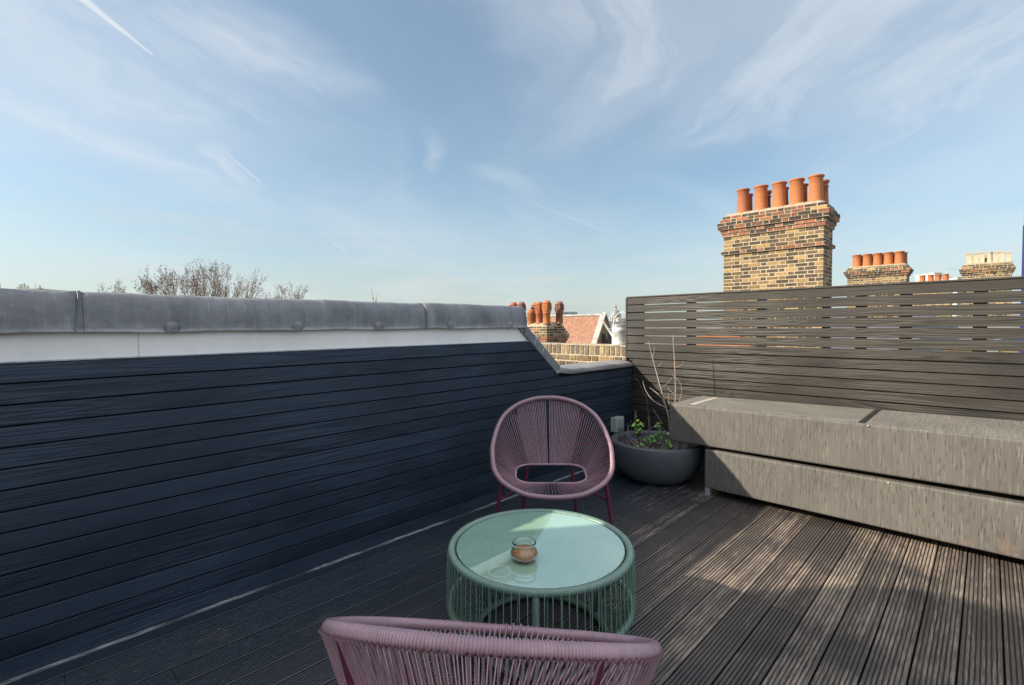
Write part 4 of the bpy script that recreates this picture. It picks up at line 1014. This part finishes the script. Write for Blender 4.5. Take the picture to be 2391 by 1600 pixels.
def crown(pxs_, dist):
    out = []
    for px, py in pxs_:
        for k in range(3): out.append(tpx(px + rnd.uniform(-12, 12), py + rnd.uniform(2, 26) * (k > 0), dist + rnd.uniform(-1.2, 1.2)))
    return out
def centre(px, dist): p = tpx(px, 700, dist); return (p[0], p[1], -13)
bare_tree('plane_tree', 'large leafless plane tree dotted with seed balls above the wall', centre(455, 46), crown([(320, 655), (335, 640), (355, 665), (372, 636), (393, 632), (410, 640), (432, 630), (450, 632), (470, 640), (488, 622), (498, 618), (512, 630), (535, 632), (550, 645), (568, 660), (590, 648), (607, 655), (400, 655), (455, 655), (520, 650)], 46), 1)
bare_tree('plane_tree', 'smallest leafless treetop at the left of the row, barely clearing the wall', centre(262, 52), crown([(234, 674), (252, 678), (268, 672), (284, 664), (296, 684)], 52), 2, .6)
bare_tree('plane_tree', 'leafless treetop at the right end of the row of bare trees', centre(676, 46), crown([(655, 680), (664, 670), (676, 668), (690, 672), (704, 674), (640, 690)], 46), 3, .8)

# ------------------------------------------------------------------ far skyline
M_conc = plain('far_pale_facade', (.42, .42, .40), .8, .2, .2); M_glassf = plain('far_glass_facade', (.16, .20, .23), .3, .3, .3); M_domel = plain('dome_lead', (.24, .26, .275), .6, .2, .4); M_stone = plain('portland_stone', (.46, .42, .36), .8, .2, .3)
def fpt(px, py, dist):
    d_ = pxdir(px, py); f_ = -.697 * d_.x + .717 * d_.y; k = dist / f_; return V((d_.x * k, d_.y * k, CAMH + d_.z * k))
RZ = math.atan2(.717, -.697) - math.pi / 2
def unit(px, dist): return 1 / 1146.36 * dist
# dome
dd = 500; u = dd / 1146.36; c = fpt(1437, 748, dd); T = thing('domed_church', 'grey lead church dome with a gilded lantern on the skyline', 'church', (c.x, c.y, -13), RZ)
zb = c.z + 13
MB().lathe([(13.5 * u, zb - 1.0 * u), (13.5 * u, zb + 5 * u), (14.5 * u, zb + 5 * u), (14.5 * u, zb + 6.5 * u), (12.6 * u, zb + 6.5 * u)], (0, 0, 0), 32).build('drum', M_stone, T)
dm = MB(); n = 48; prof = [(12.4 * math.cos(a) ** .9, 18.5 * math.sin(a)) for a in [i * math.pi / 2 / 12 * .9 for i in range(13)]]
dm.lathe([(r_ * u, zb + (6.5 + z_) * u) for r_, z_ in prof], (0, 0, 0), 32)
for k in range(16):
    a = 2 * math.pi * k / 16; dm.sweep([V((r_ * u * 1.01 * math.cos(a), r_ * u * 1.01 * math.sin(a), zb + (6.5 + z_) * u)) for r_, z_ in prof], .35 * u, 4)
dm.build('dome', M_domel, T)
ln = MB(); z_ = zb + 24.6 * u
ln.lathe([(3.6 * u, z_), (3.6 * u, z_ + 1 * u), (2.6 * u, z_ + 1 * u), (2.6 * u, z_ + 6 * u), (3.4 * u, z_ + 6.3 * u), (3.2 * u, z_ + 7.3 * u), (2.0 * u, z_ + 9 * u), (.9 * u, z_ + 11.5 * u), (.3 * u, z_ + 13 * u), (.25 * u, z_ + 17 * u)], (0, 0, 0), 16)
ln.build('lantern', plain('lantern_stone', (.30, .26, .20), .6, .4, .6), T)
bs = MB().box((-17 * u, -15 * u, 0), (17 * u, 15 * u, zb - 1 * u)); 
for k in range(-3, 4): bs.box((k * 4.5 * u - .5 * u, -15.6 * u, zb - 12 * u), (k * 4.5 * u + .5 * u, -15 * u, zb - 2 * u))
bs.build('nave', M_stone, T)
for k in (-15, 15):
    MB().lathe([(1.8 * u, zb - 1 * u), (1.8 * u, zb + 4 * u), (.4 * u, zb + 9 * u)], (k * u, -12 * u, 0), 10).build('turret', M_stone, T)
def block(name, label, x0, x1, ytop, dist, m, floors=4, depth=25, extra=None, cat='building'):
    a = fpt(x0, ytop, dist); b = fpt(x1, ytop, dist); w_ = (b - a).xy.length; mid_ = (a + b) / 2; z1 = mid_.z + 13
    T = thing(name, label, cat, (mid_.x, mid_.y, -13), RZ)
    MB().box((-w_ / 2, 0, 0), (w_ / 2, depth, z1)).build('wall', m, T)
    fh = 3.3; k = 0; zt = z1 - 1.0
    while zt > 2 and k < floors:
        nb = max(2, int(w_ / 4)); 
        for i in range(nb):
            xa = -w_ / 2 + w_ * (i + .18) / nb; xb = -w_ / 2 + w_ * (i + .82) / nb; MB().box((xa, -.12, zt - 2.0), (xb, -.02, zt)).build('window', M_glassf, T)
        zt -= fh; k += 1
    MB().box((-w_ / 2 - .2, -.2, z1), (w_ / 2 + .2, depth + .2, z1 + .4)).build('roof', M_conc, T)
    u = dist / 1146.36
    if extra:
        for (x_, w2, h2) in extra: ex = MB(); ex.box((-w_ / 2 + x_ * u, 2, z1 + .4), (-w_ / 2 + (x_ + w2) * u, 2 + max(w2 * u, .3), z1 + .4 + h2 * u)); ex.build('roof_plant', M_conc, T)
    return T
block('office_block', 'long glassy office block on the skyline above the brown roof', 1306, 1348, 729.5, 600, M_glassf, 3, 30, [(4, 30, 1.5), (36, 2, 2.2), (33, 1, 3)])
block('office_block', 'low pale block on the skyline between office and gable', 1376, 1388, 737, 700, M_conc, 2, 20, [(2, 7, 1.2)])
block('town_building', 'cream stone building left of the dome base on the skyline', 1399, 1409, 738, 480, M_stone, 3, 15, [(3.5, 2.5, 5), (4.2, 1, 9)])
block('town_building', 'cream stone terrace right of the dome beside the watering can handle', 1443, 1463, 745, 330, M_stone, 5, 15, [(3, 4, 2), (12, 5, 1.5)])
block('town_building', 'grey roofed building in front of the dome', 1415, 1450, 752, 300, M_conc, 5, 15, [(3, 3, 2), (20, 5, 3)])
block('town_building', 'brown brick mansion block low beside the watering can spout', 1412, 1462, 768, 180, plain('far_red_brick', (.26, .13, .09), .9, .4, .5), 4, 12, [(5, 3, 5), (16, 3, 4), (30, 4, 6)])
block('tower_block', 'white tower block behind the four orange pots', 2182, 2200, 638, 420, M_conc, 8, 20, [(4, .8, 9), (13, .8, 12), (3, 12, 1.5)])
block('tower_block', 'glassy tower block right of the four orange pots', 2216, 2233, 648, 420, M_glassf, 8, 20, [(3, 10, 1.5)])
block('tower_block', 'pale low block just left of the cream pot chimney', 2236, 2246, 648, 400, M_conc, 8, 20, [(2, 5, 1)])
block('rooftop_plant_building', 'pale building with rooftop plant and masts at the far left edge', -30, 90, 676, 300, M_conc, 2, 30, [(22, .8, 14), (66, 4, 11), (60, 12, 5), (78, 2, 6), (112, 3, 8), (104, 10, 2.5), (104, .7, 10), (75, 3.5, 13), (84, 3, 8)])
block('distant_terrace', 'long low grey terrace along the horizon behind the brown roof', 1230, 1420, 744, 650, M_conc, 2, 30, [(20, 6, 1.5), (90, 8, 1.5)])
# hazy city blocks for the slivers
rnd = random.Random(5)
# cranes
M_crane = plain('crane_white_steel', (.5, .5, .52), .6); M_cred = plain('crane_red', (.45, .06, .05), .6); M_cyel = plain('crane_yellow', (.55, .33, .05), .6)
for lab, p0, p1 in (('taller slanted crane jib on the horizon above the wall', (874, 712), (867.5, 677)), ('shorter slanted crane jib beside the taller one on the horizon', (876, 712), (880.5, 688))):
    A = fpt(*p0, 700); Bp = fpt(*p1, 700); T = thing('tower_crane', lab, 'crane', (A.x, A.y, -13), 0, 'cranes on the horizon'); O_ = V(T.location)
    u = .61; jb = MB(); A -= O_; Bp -= O_
    side = V((.717, .697, 0)) * u * .9; fw = V((-.697, .717, 0)) * u * .9
    for q in (side, -side, fw): jb.sweep([A + q, Bp + q * .4], .22, 4)
    n = 12
    for i in range(n):
        a = A.lerp(Bp, i / n); b = A.lerp(Bp, (i + 1) / n); k = 1 - .6 * i / n
        jb.sweep([a + side * k, b - side * k], .16, 4); jb.sweep([a - side * k, b + side * k], .16, 4)
    jb.build('jib', M_crane, T); MB().sweep([Bp, Bp + (Bp - A) * .08], .7, 5).build('jib_tip', M_cyel, T)
    MB().sweep([A.lerp(Bp, .35), A.lerp(Bp, .5)], .8, 4).build('jib_section', M_cred, T)
    MB().box((-1.2, -1.2, 0), (1.2, 1.2, A.z)).build('mast', M_crane, T)
# blue pole at the right frame edge
bp = atz(2391, 640, 8.0); T = thing('blue_pole', 'dark blue pole with a red band cut by the right edge', 'pole', (bp.x + .055, 8.0, -3))
MB().lathe([(.075, 0), (.075, 5.58)], (0, 0, 0), 16).build('shaft', plain('navy_gloss_paint', (.02, .03, .16), .4), T)
MB().lathe([(.068, 5.58), (.068, 5.80)], (0, 0, 0), 16).build('red_band', plain('red_paint', (.35, .08, .06), .5), T)
MB().lathe([(.06, 5.80), (.06, 6.12), (.075, 6.13), (.075, 6.2)], (0, 0, 0), 16).build('top_section', plain('violet_paint', (.16, .10, .28), .5), T)
